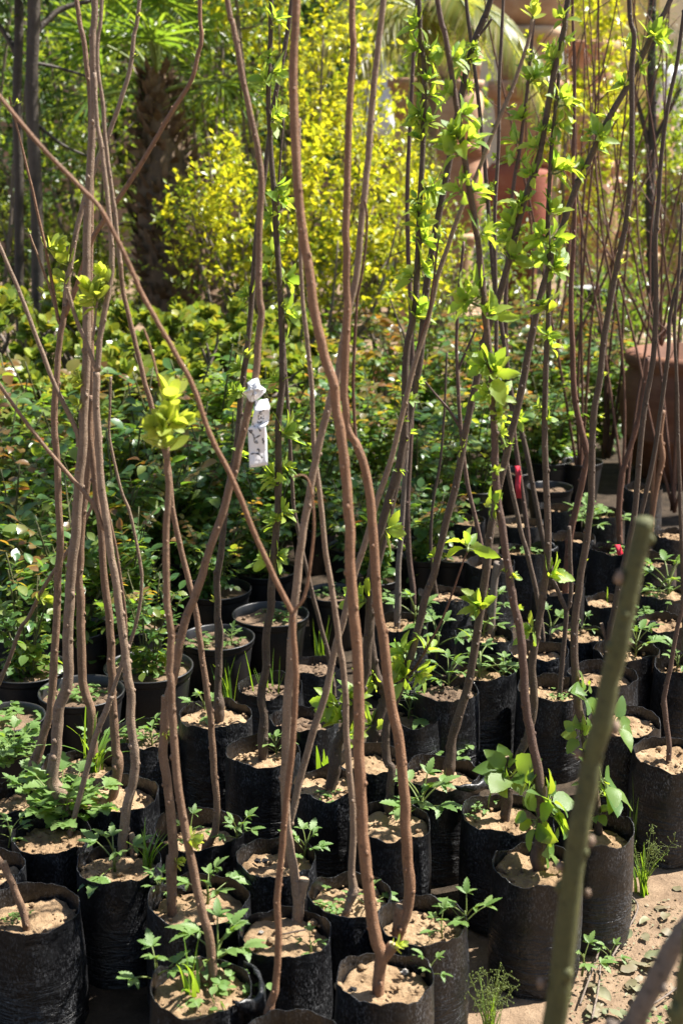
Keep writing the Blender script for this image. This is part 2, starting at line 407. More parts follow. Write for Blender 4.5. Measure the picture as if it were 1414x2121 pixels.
# ------------------------------------------------------------------ poly bags
HB = .255; SOILZ = .222
def bag_r(r, a, z, h, seed, crease):
    c, s = math.cos(a), math.sin(a); q = z / h
    k = 1 + .030 * noise.noise(Vector((c * 1.1 + seed, s * 1.1, z * 5))) + .014 * noise.noise(Vector((c * 3.2, s * 3.2 + seed, z * 9)))
    up = max(0, q - .72) / .28
    k += .045 * up * noise.noise(Vector((c * 2.1 + seed * 2, s * 2.1, 3.3))) + .022 * up * noise.noise(Vector((c * 6.5 + seed * 2, s * 6.5, z * 14)))          # loose rim
    low = max(0, 1 - q / .45)
    k += crease * low * .026 * math.sin(z * 210 + 3 * noise.noise(Vector((c * 1.6, s * 1.6 + seed, z * 12))) * 2.2)   # slumped folds
    k *= .965 + .05 * math.sin(math.pi * min(1, .15 + q * .9)) - .10 * max(0, .1 - q) * 5
    return r * k
BAGS = {}
def grow_bag(key, cx, cy, w, label, h=HB, soil='soil', fold=None, sz=None):
    p = at_z(cx, cy, h); r = px(p, w) / 2; seed = (hash_(key) % 97) * 1.37
    loc = (p.x, p.y, 0)
    root = thing('grow_bag', label, 'grow bag', loc, 0, 'black grow bags in rows')
    mb = MB(); SEG = 56; sz = sz if sz is not None else h - .033 + random.Random(key).uniform(-.012, .010)
    zs = [0, .004, .015, .03, .042, .054, .066, .078, .09, .105, .12, .14, .165, .19, .215, .235]
    zs = [z * h / .255 for z in zs] + [h]
    vs = []; fs = []
    def rim(a): return .015 * noise.noise(Vector((math.cos(a) * 1.6 + seed, math.sin(a) * 1.6, 7))) + .007 * noise.noise(Vector((math.cos(a) * 5, math.sin(a) * 5, seed)))
    prof = [(z, 0) for z in zs] + [(h, 0), (h, 1), (h, 1), (h - .012, 1), (h - .024, 1), (sz - .012, 1)]; CUT = (len(zs) - 1, len(zs) + 1)
    for (z, inn) in prof:
        for k in range(SEG):
            a = 2 * math.pi * k / SEG
            q = max(0, (z / h - .75) / .25)
            rr = bag_r(r, a, z, h, seed, 1.0) - (.0014 if inn else 0)
            vs.append(Vector((rr * math.cos(a), rr * math.sin(a), z + rim(a) * q * q)))
    for i in range(len(prof) - 1):
        if i in CUT: continue
        for k in range(SEG):
            k2 = (k + 1) % SEG
            fs.append((i * SEG + k, i * SEG + k2, (i + 1) * SEG + k2, (i + 1) * SEG + k))
    mb.add(vs, fs)
    mb.build('sleeve', M['poly'], root)
    if fold:                                     # a stretch of the rim turned down and outward: (start deg, end deg, drop)
        mf = MB(); a0, a1, drop = math.radians(fold[0]), math.radians(fold[1]), fold[2]; vs = []; fs = []; nn = 14
        for i in range(nn + 1):
            a = a0 + (a1 - a0) * i / nn; env = math.sin(math.pi * i / nn) ** .6
            rr = bag_r(r, a, h, h, seed, 1)
            for j in range(6):
                t = j / 5
                out = rr + .0015 + (.012 + .03 * t) * env * (1 - .5 * t) + .006 * noise.noise(Vector((i * .5, t * 3, seed)))
                z = h + rim(a) + .004 + .010 * math.sin(t * 2.2) - drop * t * t * env
                vs.append(Vector((out * math.cos(a), out * math.sin(a), z)))
        for i in range(nn):
            for j in range(5): fs.append((i * 6 + j, (i + 1) * 6 + j, (i + 1) * 6 + j + 1, i * 6 + j + 1))
        mf.add(vs, fs); o = mf.build('folded_rim', M['poly'], root)
        md = o.modifiers.new('thick', 'SOLIDIFY'); md.thickness = .0012
    ms = MB(); vs = [Vector((0, 0, sz + .006))]; fs = []; RN, SG = 18, 56
    for i in range(1, RN + 1):
        for k in range(SG):
            a = 2 * math.pi * k / SG
            rr = (bag_r(r, a, sz, h, seed, 1) - .0030) * i / RN
            x, y = rr * math.cos(a), rr * math.sin(a)
            z = sz + .013 * noise.noise(Vector((x * 14 + seed, y * 14, 1))) + .008 * noise.noise(Vector((x * 45, y * 45 + seed, 2))) + .005 * noise.noise(Vector((x * 110, y * 110, seed)))
            if i == RN: z -= .004
            vs.append(Vector((x, y, z)))
    for k in range(SG): fs.append((0, 1 + k, 1 + (k + 1) % SG))
    for i in range(RN - 1):
        for k in range(SG):
            k2 = (k + 1) % SG; b = 1 + i * SG
            fs.append((b + k, b + SG + k, b + SG + k2, b + k2))
    ms.add(vs, fs)
    R = random.Random(key)
    for i in range(R.randint(25, 60)):           # clods
        a = R.uniform(0, 6.28); q = r * .9 * math.sqrt(R.random())
        blob(ms, Vector((q * math.cos(a), q * math.sin(a), sz + .004)), R.uniform(.0012, .0055) * (1 if R.random() < .88 else 2), i + seed, 0, (1, 1, .7), .5, 7, 5)
    ms.build('soil', M[soil], root)
    BAGS[key] = (p, r, sz, h)
    return root
def hash_(s):
    h = 7
    for ch in str(s): h = (h * 31 + ord(ch)) % 100003
    return h
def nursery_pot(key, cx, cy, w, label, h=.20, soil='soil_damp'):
    p = at_z(cx, cy, h); r = px(p, w) / 2
    root = thing('nursery_pot', label, 'plant pot', (p.x, p.y, 0), 0, 'rigid black nursery pots')
    mb = MB(); t = .004
    lathe(mb, [(r * .72, 0), (r * .74, .003), (r * .93, h * .86), (r * .935, h * .9), (r * .97, h * .9), (r * .985, h * .92), (r * .985, h * .975), (r, h * .98), (r * 1.0, h), (r * .975, h * 1.003), (r * .945, h * .985), (r * .92, h * .8)], 48, 0, wob=.012, seed=hash_(key))
    mb.build('shell', M['potplastic'], root)
    ms = MB(); sz = h - .028; vs = [Vector((0, 0, sz))]; fs = []; RN, SG = 9, 36; seed = hash_(key) * .13
    for i in range(1, RN + 1):
        for k in range(SG):
            a = 2 * math.pi * k / SG; rr = r * .925 * i / RN; x, y = rr * math.cos(a), rr * math.sin(a)
            vs.append(Vector((x, y, sz + .012 * noise.noise(Vector((x * 14 + seed, y * 14, 1))) + .005 * noise.noise(Vector((x * 50, y * 50, seed))))))
    for k in range(SG): fs.append((0, 1 + k, 1 + (k + 1) % SG))
    for i in range(RN - 1):
        for k in range(SG):
            k2 = (k + 1) % SG; b = 1 + i * SG
            fs.append((b + k, b + SG + k, b + SG + k2, b + k2))
    ms.add(vs, fs); R = random.Random(key)
    for i in range(14):
        a = R.uniform(0, 6.28); q = r * .85 * math.sqrt(R.random())
        blob(ms, Vector((q * math.cos(a), q * math.sin(a), sz + .003)), R.uniform(.003, .008), i, 0, (1, 1, .6), .5)
    ms.build('soil', M[soil], root)
    BAGS[key] = (p, r, sz, h); return root
# ------------------------------------------------------------------ saplings
def plane_pts(pp, Y0, k, z0):
    out = []
    for q in pp:
        p = at_y(q[0], q[1], Y0)
        for _ in range(3): p = at_y(q[0], q[1], Y0 + k * (p.z - z0))
        out.append(p)
    return out
def sapling(label, pts, w0, w1, bk='bark_brown', zs=SOILZ, k=0.0, branches=(), clusters='', Y=None, nub=1.0, name='sapling', cat='sapling', group='saplings in grow bags', top=.35, stub=None, seg=10, cs=1.0, down=.03, extra=0):
    w0 *= .82; w1 *= .84
    branches = [(q[0], q[1] * .85, q[2] * .85) + tuple(q[3:]) for q in branches]
    pp = pts_of(pts)
    base = at_z(pp[0][0], pp[0][1], zs) if Y is None else at_y(pp[0][0], pp[0][1], Y)
    Y0 = base.y; seed = hash_(label); R = random.Random(seed)
    root = thing(name, label, cat, base, 0, group)
    def path(pp, w0, w1, Y0, k, z0, start=None):
        P = plane_pts(pp, Y0, k, z0); n = len(P)
        L = [0]
        for i in range(1, n): L.append(L[-1] + (P[i] - P[i - 1]).length)
        W = []
        for i in range(n):
            t = L[i] / max(L[-1], 1e-6); w = w0 * (1 - t) + w1 * t
            if len(pp[i]) > 2: w *= pp[i][2]
            W.append(px(P[i], w) / 2)
        if pp[-1][1] <= 6 and top:
            d = (P[-1] - P[max(-3, -n)]).normalized()
            P.append(P[-1] + (d + Vector((0, 0, .3))).normalized() * top); W.append(W[-1] * .75)
        return P, W
    def stem(mb, P, W, bur, sd):
        S, RR = spline(P, W, 5)
        S = [q + Vector((noise.noise(Vector((i * .31, sd, 5))), noise.noise(Vector((i * .31, sd, 9))), 0)) * min(RR[i], .009) * .30 for i, q in enumerate(S)]
        RR = [r * (1 + .05 * noise.noise(Vector((i * .31, sd * .7, 2)))) for i, r in enumerate(RR)]
        tube(mb, S, RR, seg, 0, True, .07, sd)
        dd = 0
        for i in range(2, len(S) - 1):           # old buds and leaf scars
            dd += (S[i] - S[i - 1]).length
            if dd > R.uniform(.018, .05) / max(nub, .01):
                dd = 0; a = R.uniform(0, 6.28); t = (S[i + 1] - S[i - 1]).normalized()
                u = t.cross(Vector((0, 1, 0))).normalized(); v = t.cross(u); d = u * math.cos(a) + v * math.sin(a)
                blob(mb, S[i] + d * RR[i] * .88, max(RR[i] * R.uniform(.30, .58), .0014), i + sd, 0, (1, 1, 1.35), .3, 6, 4)
        return S, RR
    P, W = path(pp, w0, w1, Y0, k, base.z)
    if down: P.insert(0, P[0] - Vector((0, 0, down))); W.insert(0, W[0] * 1.05)
    P = [p - base for p in P]
    mb = MB(); S, RR = stem(mb, P, W, 1, seed % 50)
    # root flare
    mb.build('trunk', [M[bk]], root)
    paths = [(S, RR)]
    for bi, br in enumerate(branches):
        bp, bw0, bw1 = br[0], br[1], br[2]; bm = br[3] if len(br) > 3 and br[3] else bk; kb = br[4] if len(br) > 4 else 0
        P2, W2 = path(pts_of(bp), bw0, bw1, Y0, k, base.z)
        P2 = [p - base for p in P2]
        if kb:
            L = 0; Q = [P2[0]]
            for i in range(1, len(P2)):
                L += (P2[i] - P2[i - 1]).length; f_ = 1 + kb * L / (Y0)
                Wd = (P2[i] + base - Vector((0, 0, HC))) * f_ + Vector((0, 0, HC)) - base
                Q.append(Wd)
            P2 = Q
        mb = MB(); S2, R2 = stem(mb, P2, W2, 1, seed % 50 + bi * 7)
        mb.build('branch', [M[bm]], root); paths.append((S2, R2))
    if stub:                                      # a pruned stump beside the shoot: points, width
        for sp, sw in stub:
            P3, W3 = path(pts_of(sp), sw, sw * .95, Y0, k, base.z)
            mb = MB(); S3, R3 = spline([p - base for p in P3], W3, 3); tube(mb, S3, R3, 10, 0, False, .08, seed % 31)
            o = mb.build('pruned_stub', [M[bk]], root)
            mc = MB(); e = S3[-1]; t = (S3[-1] - S3[-2]).normalized()
            tube(mc, [e - t * .002, e + t * .0015], [R3[-1] * .99, R3[-1] * .9], 10)
            mc.build('cut_face', [M['cutwood']], o, smooth=False)
    if extra:                                     # small tufts and opening buds between the traced ones
        S_, R_ = paths[0]; ok = [(q, r) for q, r in zip(S_, R_) if (q + base).z > .75 and (q + base).z < 1.9]
        for i in range(extra):
            q, r = ok[R.randrange(len(ok))]; a = R.uniform(0, 6.28); dr = Vector((math.cos(a), math.sin(a), R.uniform(.4, 1.2))).normalized()
            kd = 'apple' if R.random() < .75 else 'bud'; src = SRC[kd][R.randrange(len(SRC[kd]))]
            inst(src, root, q + dr * r * .6, dr, R.uniform(0, 6.28), px(base + q, R.uniform(22, 44)) * (.8 if kd == 'apple' else .5))
    nb = 0
    for w in clusters.split():
        a = w.split(','); x, y, s = float(a[0]), float(a[1]), float(a[2]) * cs; kd = KN[a[3]] if len(a) > 3 else 'apple'
        c = plane_pts([(x, y)], Y0, k, base.z)[0] - base
        best = None
        for S_, R_ in paths:
            for q, rr in zip(S_, R_):
                d2 = (q - c).length
                if best is None or d2 < best[0]: best = (d2, q, rr)
        size = px(c + base, s)
        d = c - best[1]; dl = d.length
        front = Vector((0, R.uniform(-.9, .35), 0))
        if dl < size * .18: dr = Vector((R.uniform(-.8, .8), 0, R.uniform(.4, 1))) + front
        else: dr = d.normalized() * 1.0 + Vector((0, 0, .45)) + front * .6
        dr.normalize()
        o = best[1] + (d * max(0, 1 - size * .45 / dl) if dl > size * .6 else Vector())
        if (o - best[1]).length > best[2] * 2:    # a short spur carries it
            mb = MB(); S4, R4 = spline([best[1], (best[1] + o) * .5 + Vector((0, 0, -.004)), o + dr * .01], [.0022, .0018, .0014], 3)
            tube(mb, S4, R4, 6); mb.build('spur', [M['petiole']], root)
        src = SRC[kd][R.randrange(len(SRC[kd]))]
        inst(src, root, o, dr, R.uniform(0, 6.28), size * (.92 if kd in ('apple',) else .58 if kd == 'big' else .88 if kd == 'round' else .9))
    return root
# ------------------------------------------------------------------ weeds and grass
def weed_src(seed, kind='tri'):
    R = random.Random(seed); a = MB(); b = MB()
    if kind == 'tri':                              # compound leaves of toothed leaflets, unit size ~1
        nst = R.randint(5, 8)
        tube(a, [Vector((0, 0, -.15)), Vector((.02, .01, .15)), Vector((.0, .03, .42))], [.030, .026, .018], 6)
        for i in range(nst):
            q = i / nst; an = i * 2.4 + R.uniform(-.4, .4); el = R.uniform(.1, .5) + .8 * q
            d = Vector((math.cos(an) * math.cos(el), math.sin(an) * math.cos(el), math.sin(el)))
            o = Vector((0, 0, .06 + .36 * q)); L = R.uniform(.32, .58) * (1.1 - .45 * q)
            e = o + d * L + Vector((0, 0, .08 * L))
            S, RR = spline([o, o + d * L * .5 + Vector((0, 0, .05)), e], [.016, .013, .010], 3)
            tube(a, S, RR, 5)
            side = d.cross(Vector((0, 0, 1))).normalized()
            for m, sc in ((0, 1), (.8, .8), (-.8, .8), (1.5, .5), (-1.5, .5)):
                if abs(m) > 1 and R.random() < .4: continue
                dd = (d * math.cos(m) + side * math.sin(m)) + Vector((0, 0, R.uniform(-.25, .1)))
                ll = L * R.uniform(.75, .95) * sc
                leaf(b, e, dd, Vector((0, 0, 1)) + rdir(R) * .25, ll, ll * .42, 11, R.uniform(.1, .45), R.uniform(.1, .4), .17, .8, 0)
    elif kind == 'parsley':
        for i in range(20):
            an = i * 2.4; el = R.uniform(.15, 1.25)
            d = Vector((math.cos(an) * math.cos(el), math.sin(an) * math.cos(el), math.sin(el))); L = R.uniform(.45, .8)
            e = d * L
            S, RR = spline([Vector((0, 0, -.05)), d * L * .5 + Vector((0, 0, .08)), e], [.014, .011, .009], 3); tube(a, S, RR, 5)
            side = d.cross(Vector((0, 0, 1))).normalized()
            for j in range(3):
                oo = e - d * .16 * j
                for m in ((0, .7, -.7) if j == 0 else (.9, -.9)):
                    dd = d * math.cos(m) + side * math.sin(m) + Vector((0, 0, R.uniform(-.35, .05)))
                    ll = R.uniform(.18, .28)
                    leaf(b, oo, dd, Vector((0, 0, 1)) + rdir(R) * .3, ll, ll * .75, 8, R.uniform(.1, .5), .25, .30, .95)
    elif kind == 'low':                            # small mat of round seedling leaves
        for i in range(R.randint(14, 24)):
            x, y = R.gauss(0, .4), R.gauss(0, .4); o = Vector((x, y, -.03)); h = R.uniform(.12, .35)
            e = o + Vector((R.uniform(-.1, .1), R.uniform(-.1, .1), h)); tube(a, [o, (o + e) * .5, e], [.012, .01, .008], 5)
            for j in range(R.randint(2, 4)):
                an = R.uniform(0, 6.28); ll = R.uniform(.14, .28)
                leaf(b, e, Vector((math.cos(an), math.sin(an), R.uniform(-.1, .5))), Vector((0, 0, 1)), ll, ll * .7, 5, .2, .2, 0, .9)
    return Src(a, 'stem', [M['petiole']]), Src(b, 'foliage', [M['leaf_weed']])
WEED = {'t': [weed_src(i * 7 + 3) for i in range(6)], 'p': [weed_src(5, 'parsley')], 'l': [weed_src(i + 40, 'low') for i in range(3)]}
def obj_of(src, parent, name=None):
    o = bpy.data.objects.new(name or src.name, src.data); C.objects.link(o); o.parent = parent; return o
def weed(x, y, size, label, kind='t', z=SOILZ, group='green weeds sprouting from the soil', name='weed', tilt=0.0):
    """x, y: pixel of the foot; size: pixel height"""
    p = at_z(x, y, z); R = random.Random(hash_(label))
    root = thing(name, label, 'weed', p, R.uniform(0, 6.28), group)
    s = px(p, size); root.scale = (s, s, s); root.rotation_euler = (R.uniform(-.15, .15), tilt, R.uniform(0, 6.28))
    st, fo = R.choice(WEED[kind]); obj_of(st, root); obj_of(fo, root)
    return root
def grass(x, y, size, label, n=14, z=SOILZ, spread=.5, seeds=0, wide=1.0):
    p = at_z(x, y, z); R = random.Random(hash_(label)); s = px(p, size)
    root = thing('grass_tuft', label, 'grass', p, 0, 'grass tufts among the bags')
    b = MB(); h = MB()
    for i in range(n):
        an = R.uniform(0, 6.28); l = R.uniform(.5, 1.1) * s; ln = R.uniform(.08, 1) * spread
        o = Vector((R.gauss(0, .05) * s, R.gauss(0, .05) * s, -.01)); hd = Vector((math.cos(an), math.sin(an), 0))
        vs = []; fs = []; m = 8; sd = hd.cross(Vector((0, 0, 1))); w = R.uniform(.0022, .004) * wide
        for j in range(m + 1):
            t = j / m
            c = o + hd * (ln * l * t ** 1.7) + Vector((0, 0, l * (t - .45 * ln * t ** 2.4)))
            hw = w * (1 - t ** 2) + .0003
            vs += [c - sd * hw, c + Vector((0, 0, -.0008)), c + sd * hw]
        for j in range(m):
            q = j * 3; fs += [(q, q + 1, q + 4, q + 3), (q + 1, q + 2, q + 5, q + 4)]
        b.add(vs, fs)
    for i in range(seeds):
        an = R.uniform(0, 6.28); l = R.uniform(.8, 1.2) * s; hd = Vector((math.cos(an), math.sin(an), 0)); ln = R.uniform(.1, .45)
        P = [Vector((0, 0, 0)), hd * ln * l * .3 + Vector((0, 0, l * .5)), hd * ln * l + Vector((0, 0, l))]
        S, RR = spline(P, [.0011, .0009, .0005], 6); tube(h, S, RR, 4)
        for j in range(16):
            c = S[-1 - j % 6]; e = c + rdir(R) * .022 * R.uniform(.4, 1)
            tube(h, [c, e], [.0003, .0003], 3); blob(h, e, .0014, j, 0, (1, 1, 1.6), .2, 5, 4)
    b.build('blade', M['leaf_grass'], root)
    if seeds: h.build('seed_head', M['petiole'], root)
    return root
# ------------------------------------------------------------------ the bags and pots of the photograph (pixel centre and width of each rim)
G = grow_bag
G('B0', 600, 2152, 215, 'black grow bag at the bottom edge with only its back rim showing', sz=.20)
G('B1', 63, 1880, 216, 'large black grow bag at the left edge, dusty speckled side, short forked trunk inside')
G('B2', 247, 1786, 180, 'black grow bag with grass blades and a cut grey stub, behind the leftmost front bag')
G('B3', 411, 1860, 220, 'black grow bag holding the grafted trunk with yellow buds, front left')
G('B4', 415, 2040, 216, 'weedy black grow bag at the bottom with silver folded rim on its right', fold=(-45, 35, .05))
G('B5', 590, 1930, 200, 'black grow bag with bare soil and a dark twig around a flat-topped pruned trunk', sz=.232)
G('B6', 796, 2022, 210, 'frontmost black grow bag with the thick forked orange-brown trunk and a white chip')
G('B7', 876, 1902, 194, 'black grow bag with grey glinting right side behind the thick forked trunk')
G('B8', 722, 1850, 180, 'half hidden black grow bag with torn pointed rim around a thin knobbly trunk')
G('B9', 572, 1773, 170, 'black grow bag with two black cinders on its soil and crossing trunks above')
G('B10', 412, 1713, 190, 'black grow bag in shadow holding a thin trunk with a bent foot', sz=.20)
G('B11', 240, 1642, 184, 'black grow bag with clean sunlit soil around one straight trunk, behind the parsley-like weed')
G('B12', 166, 1582, 165, 'black grow bag with a big spray of grass, back of the left group')
G('B13', 30, 1645, 165, 'black grow bag cut by the left edge with a knobbly grafted trunk')
G('B14', -22, 1793, 150, 'black grow bag almost wholly outside the left edge of the view')
G('B15', 108, 1727, 168, 'black grow bag buried under the large parsley-like weed')
G('B16', 545, 1555, 160, 'black grow bag standing alone with sunlit soil round a dark leafy trunk, centre left')
G('B17', 446, 1478, 156, 'black grow bag with a dark knobbly trunk in front of the round plastic pots')
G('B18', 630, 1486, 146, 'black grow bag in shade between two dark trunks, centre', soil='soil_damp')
G('B19', 683, 1620, 156, 'black grow bag holding a leaning dark trunk with leafy shoots at its foot')
G('B20', 770, 1572, 150, 'black grow bag with a tangled root crown behind the thick brown trunks')
G('B21', 806, 1700, 176, 'black grow bag with toothed weeds by a white-taped graft', sz=.23)
G('B22', 912, 1600, 166, 'black grow bag with crumpled rim turned outward at the right and frayed graft tape', fold=(-75, 15, .03))
G('B23', 1046, 1681, 186, 'black grow bag with cut stump trunk and a small clover-like seedling at left')
G('B24', 1112, 1790, 192, 'tall black grow bag fully visible to the ground, large leaves at the trunk foot')
G('B25', 1228, 1714, 172, 'black grow bag at the edge of the sunny ground, grey wrinkled right side')
G('B26', 1391, 1560, 166, 'black grow bag cut by the right edge with a crooked thin trunk')
G('B27', 1294, 1492, 154, 'black grow bag behind the green blurred stick with shaded inner wall')
G('B28', 1247, 1396, 148, 'black grow bag with pitted soil below a snapped forked twig')
G('B29', 1142, 1421, 146, 'black grow bag holding a short trunk forked like a Y')
G('B30', 1000, 1384, 142, 'black grow bag topped by a bushy toothed weed, right of centre')
G('B31', 1114, 1346, 130, 'black grow bag with soil level and empty behind two crossing trunks')
G('B32', 1002, 1312, 122, 'black grow bag with two bare dark stems close together')
G('B33', 1196, 1310, 120, 'black grow bag with leafy weeds behind the Y-shaped trunk')
G('B34', 1298, 1344, 138, 'black grow bag with bright palmate weed at right of the snapped twig')
G('B35', 1418, 1377, 130, 'black grow bag at the right edge behind the crooked thin trunk')
G('B36', 1382, 1287, 126, 'black grow bag with a dark lump on pale soil at the right edge')
G('B37', 1372, 1226, 112, 'black grow bag with low light green weeds beside the blurred stick top')
G('B38', 1262, 1244, 104, 'black grow bag with a single grass blade, below the pink ribbon')
G('B39', 1155, 1216, 110, 'black grow bag behind the yellow sprout, reddish trunk wrapped in plastic')
G('B40', 1265, 1136, 96, 'black grow bag with bright sunlit soil left of the pink ribbon')
G('B41', 1186, 1112, 96, 'black grow bag holding a thick reddish leaning trunk')
G('B42', 1090, 1136, 106, 'black grow bag with a slim trunk and torn glossy rim, below the red ribbon', fold=(-40, 25, .03))
G('B43', 920, 1228, 114, 'black grow bag with soil in shadow behind the leafy yellow twig')
G('B44', 826, 1284, 120, 'black grow bag holding two old pale-footed trunks, centre right')
G('B45', 1080, 1082, 92, 'black grow bag with sunlit soil right below the red ribbon')
G('B46', 1160, 1050, 90, 'black grow bag just behind the thick reddish trunk')
G('B47', 1398, 1104, 92, 'black grow bag at the right edge under the large clay pot')
G('B48', 960, 1075, 90, 'black grow bag with pale scraps on its soil, centre right far rows')
G('B49', 1250, 1060, 88, 'black grow bag covered by small bright weeds left of the clay pot')
G('B50', 1330, 1010, 84, 'black grow bag in the shade of the large clay pot')
G('B51', 1015, 1165, 104, 'black grow bag in shade behind the two crossing dark trunks')
G('B52', 925, 1425, 140, 'black grow bag with white creases on its side in the dark gap at centre', soil='soil_damp')
G('B53', 1350, 1160, 100, 'black grow bag behind the rounded top of the green stick')
Pn = nursery_pot
Pn('P1', 308, 1379, 186, 'wide rigid black pot with grey lip in shade, left of centre')
Pn('P2', 450, 1319, 156, 'rigid black pot with dark trunk rising through it, behind two crossing brown stems')
Pn('P3', 560, 1271, 160, 'rigid black pot seen whole with fallen leaf on its soil, centre left')
Pn('P4', 446, 1218, 150, 'rigid black pot with clover-like weeds just behind the dark trunk')
Pn('P5', 169, 1430, 178, 'rigid black pot behind the grass spray at left')
Pn('P6', 15, 1484, 158, 'rigid black pot with dead roots and green seedlings at the left edge')
Pn('P7', 58, 1382, 170, 'dark rigid pot under the rose leaves near the left edge')
Pn('P8', 268, 1290, 150, 'rigid black pot with sunlit yellow soil behind the thin forked twig')
Pn('P9', 552, 1180, 125, 'rigid black pot with a white scrap on its soil')
Pn('P10', 690, 1226, 120, 'rigid black pot behind the thickest brown trunk, centre')
Pn('P11', 650, 1086, 100, 'rigid black pot in the shade among the roses, centre')
Pn('P12', 772, 1194, 116, 'rigid black pot right of the two thick trunks')
Pn('P13', 878, 1150, 96, 'rigid black pot with grassy soil beside dark far stems')
Pn('P14', 1138, 1008, 96, 'rigid black pot with thin lip and bare soil, right background')
Pn('P15', 1136, 952, 94, 'rigid black pot with dry leaves lying in it, right background')
Pn('P16', 1205, 955, 86, 'rigid black pot next to the thick reddish trunk, right background')
Pn('P17', 660, 1000, 92, 'rigid black pot at the back between pale stems, centre')
Pn('P18', 150, 1300, 150, 'rigid black pot hidden under the left rose bushes')
Pn('P19', 880, 1062, 92, 'rigid black pot under the dusky roses, left of the dark crossing saplings')
Pn('P20', 822, 1122, 100, 'rigid black pot in shade at the feet of the dark tufted saplings')
Pn('P21', 985, 1012, 88, 'rigid black pot behind the far branched stem')
Pn('P22', 1062, 975, 84, 'rigid black pot beyond the red ribbon')
Pn('P23', 730, 1130, 104, 'rigid black pot seen between the two thickest trunks')
Pn('P24', 940, 1150, 100, 'rigid black pot in front of the pale scraps bag')
Pn('P25', 385, 1150, 130, 'rigid black pot under roses left of the tag sapling')
Pn('P26', 470, 1130, 120, 'rigid black pot in shadow below the paper tag')
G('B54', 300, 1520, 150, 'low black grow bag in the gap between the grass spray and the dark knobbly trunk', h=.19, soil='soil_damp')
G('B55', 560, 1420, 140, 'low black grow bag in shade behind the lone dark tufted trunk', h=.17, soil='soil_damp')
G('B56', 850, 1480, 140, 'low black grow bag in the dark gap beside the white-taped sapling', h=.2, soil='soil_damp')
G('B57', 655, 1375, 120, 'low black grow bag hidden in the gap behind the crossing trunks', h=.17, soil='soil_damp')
# ------------------------------------------------------------------ saplings traced from the photograph
S = sapling
S('short brown sapling forked low down and leaning out past the left edge', '55,1915 40,1865 22,1822 8,1795 -25,1745 -60,1640 -90,1500', 20, 12, stub=[('22,1826 14,1800 9,1786', 13)])
S('brown sapling at far left ending in a long dark curved branch to the upper right', '67,1612 70,1585,1.25 78,1565,1.2 90,1525 105,1470 111,1400 118,1260 121,1200 125,1100 118,950 113,875 118,775 125,700 131,665 136,630', 22, 15, 'bark_brown',
  branches=[('131,665 140,590 155,500 175,415 200,340 225,280 250,210 270,140 278,75 290,-5', 14, 10, 'bark_tan', .02),
            ('134,655 160,590 190,500 220,450 280,360 325,285 360,225 395,170 410,115 418,75 414,-5', 13, 10, 'bark_orange', -.03),
            ('127,672 120,655 100,540 75,425 65,380 35,260 20,200', 9, 5, 'bark_orange', .03),
            ('120,655 105,600 90,560 75,520 62,485', 7, 5, 'bark_brown', -.05)],
  clusters='118,515,62,r 138,545,62,r 128,580,45,r 62,480,14,b 38,212,16,b 270,45,14,b 290,32,14,b 283,115,12,b 415,62,16,b 422,70,16,b 398,115,16,b 400,170,12,b 408,10,24,b')
S('thickest pale brown trunk of the left group, rising from the parsley-like weed', '137,1700 135,1670 122,1640,1.35 108,1610,1.1 117,1553 120,1500 124,1462 140,1419 142,1377 141,1324 143,1270 147,1200 155,1125 162,1025 170,940 175,840 180,725 180,625 180,525 182,425 192,275 195,175 192,75 197,-5', 30, 17, 'bark_tan',
  branches=[('163,925 158,890 115,800 90,735 60,655 35,590 0,510 -40,430', 13, 9, 'bark_tan', -.03)], stub=[('137,1690 146,1668 148,1660', 14)], clusters='158,790,45,r 160,838,38,r')
S('brown trunk mostly hidden behind the thickest pale trunk, far left group', '200,1592 196,1571,1.2 191,1518 189,1469 175,1430 170,1377 168,1270 164,1200 167,1150 170,1075 182,985 190,900 190,800 187,600 189,400 187,200 182,150 172,75 158,-5', 24, 12)
S('slim brown trunk standing in clean sunlit soil behind its pale neighbour', '233,1655 240,1624 245,1578,1.3 240,1553 237,1500 233,1447 232,1395 230,1341 226,1270 216,1200 210,1100 200,1025 192,950 186,890 190,820', 24, 15)
S('pale brown sapling with two leafy forks, beside a grey cut stub', '254,1772 256,1727 264,1667 279,1600 279,1553 272,1500 270,1430 262,1380 259,1341 248,1270 240,1200 230,1150 220,1075 210,1000 205,925 200,825 201,770', 25, 17, 'bark_tan',
  branches=[('202,768 208,700 218,640 228,590 232,540 230,480 220,380 208,290 200,240 196,150', 15, 10, 'bark_tan', .03), ('201,770 185,725 160,665 143,610 139,595', 11, 9, 'bark_tan', -.03), ('193,705 196,680 199,645 203,620', 7, 5, None, -.04),
            ('218,1098 210,1085 190,1040 120,957 55,875 0,797 -60,700', 11, 9, 'bark_brown', -.03)],
  stub=[('276,1775 274,1735 273,1728', 13)], clusters='212,620,72,r 222,590,62,r 200,640,50,r 205,605,50,r')
S('long slim brown sapling with bent foot that ends in a dry cut tip above', '425,1752 436,1745 447,1712 449,1656 445,1620 442,1571 438,1511 431,1447 421,1377 414,1324 403,1253 392,1205 372,1125 357,1050 350,975 330,890 317,850 307,815 290,750 272,675 255,600 250,540', 18, 11, 'bark_brown',
  branches=[('251,560 243,485 237,425 226,350 217,270 213,210 203,140 204,75 212,-5', 11, 9, 'bark_tan', .01)])
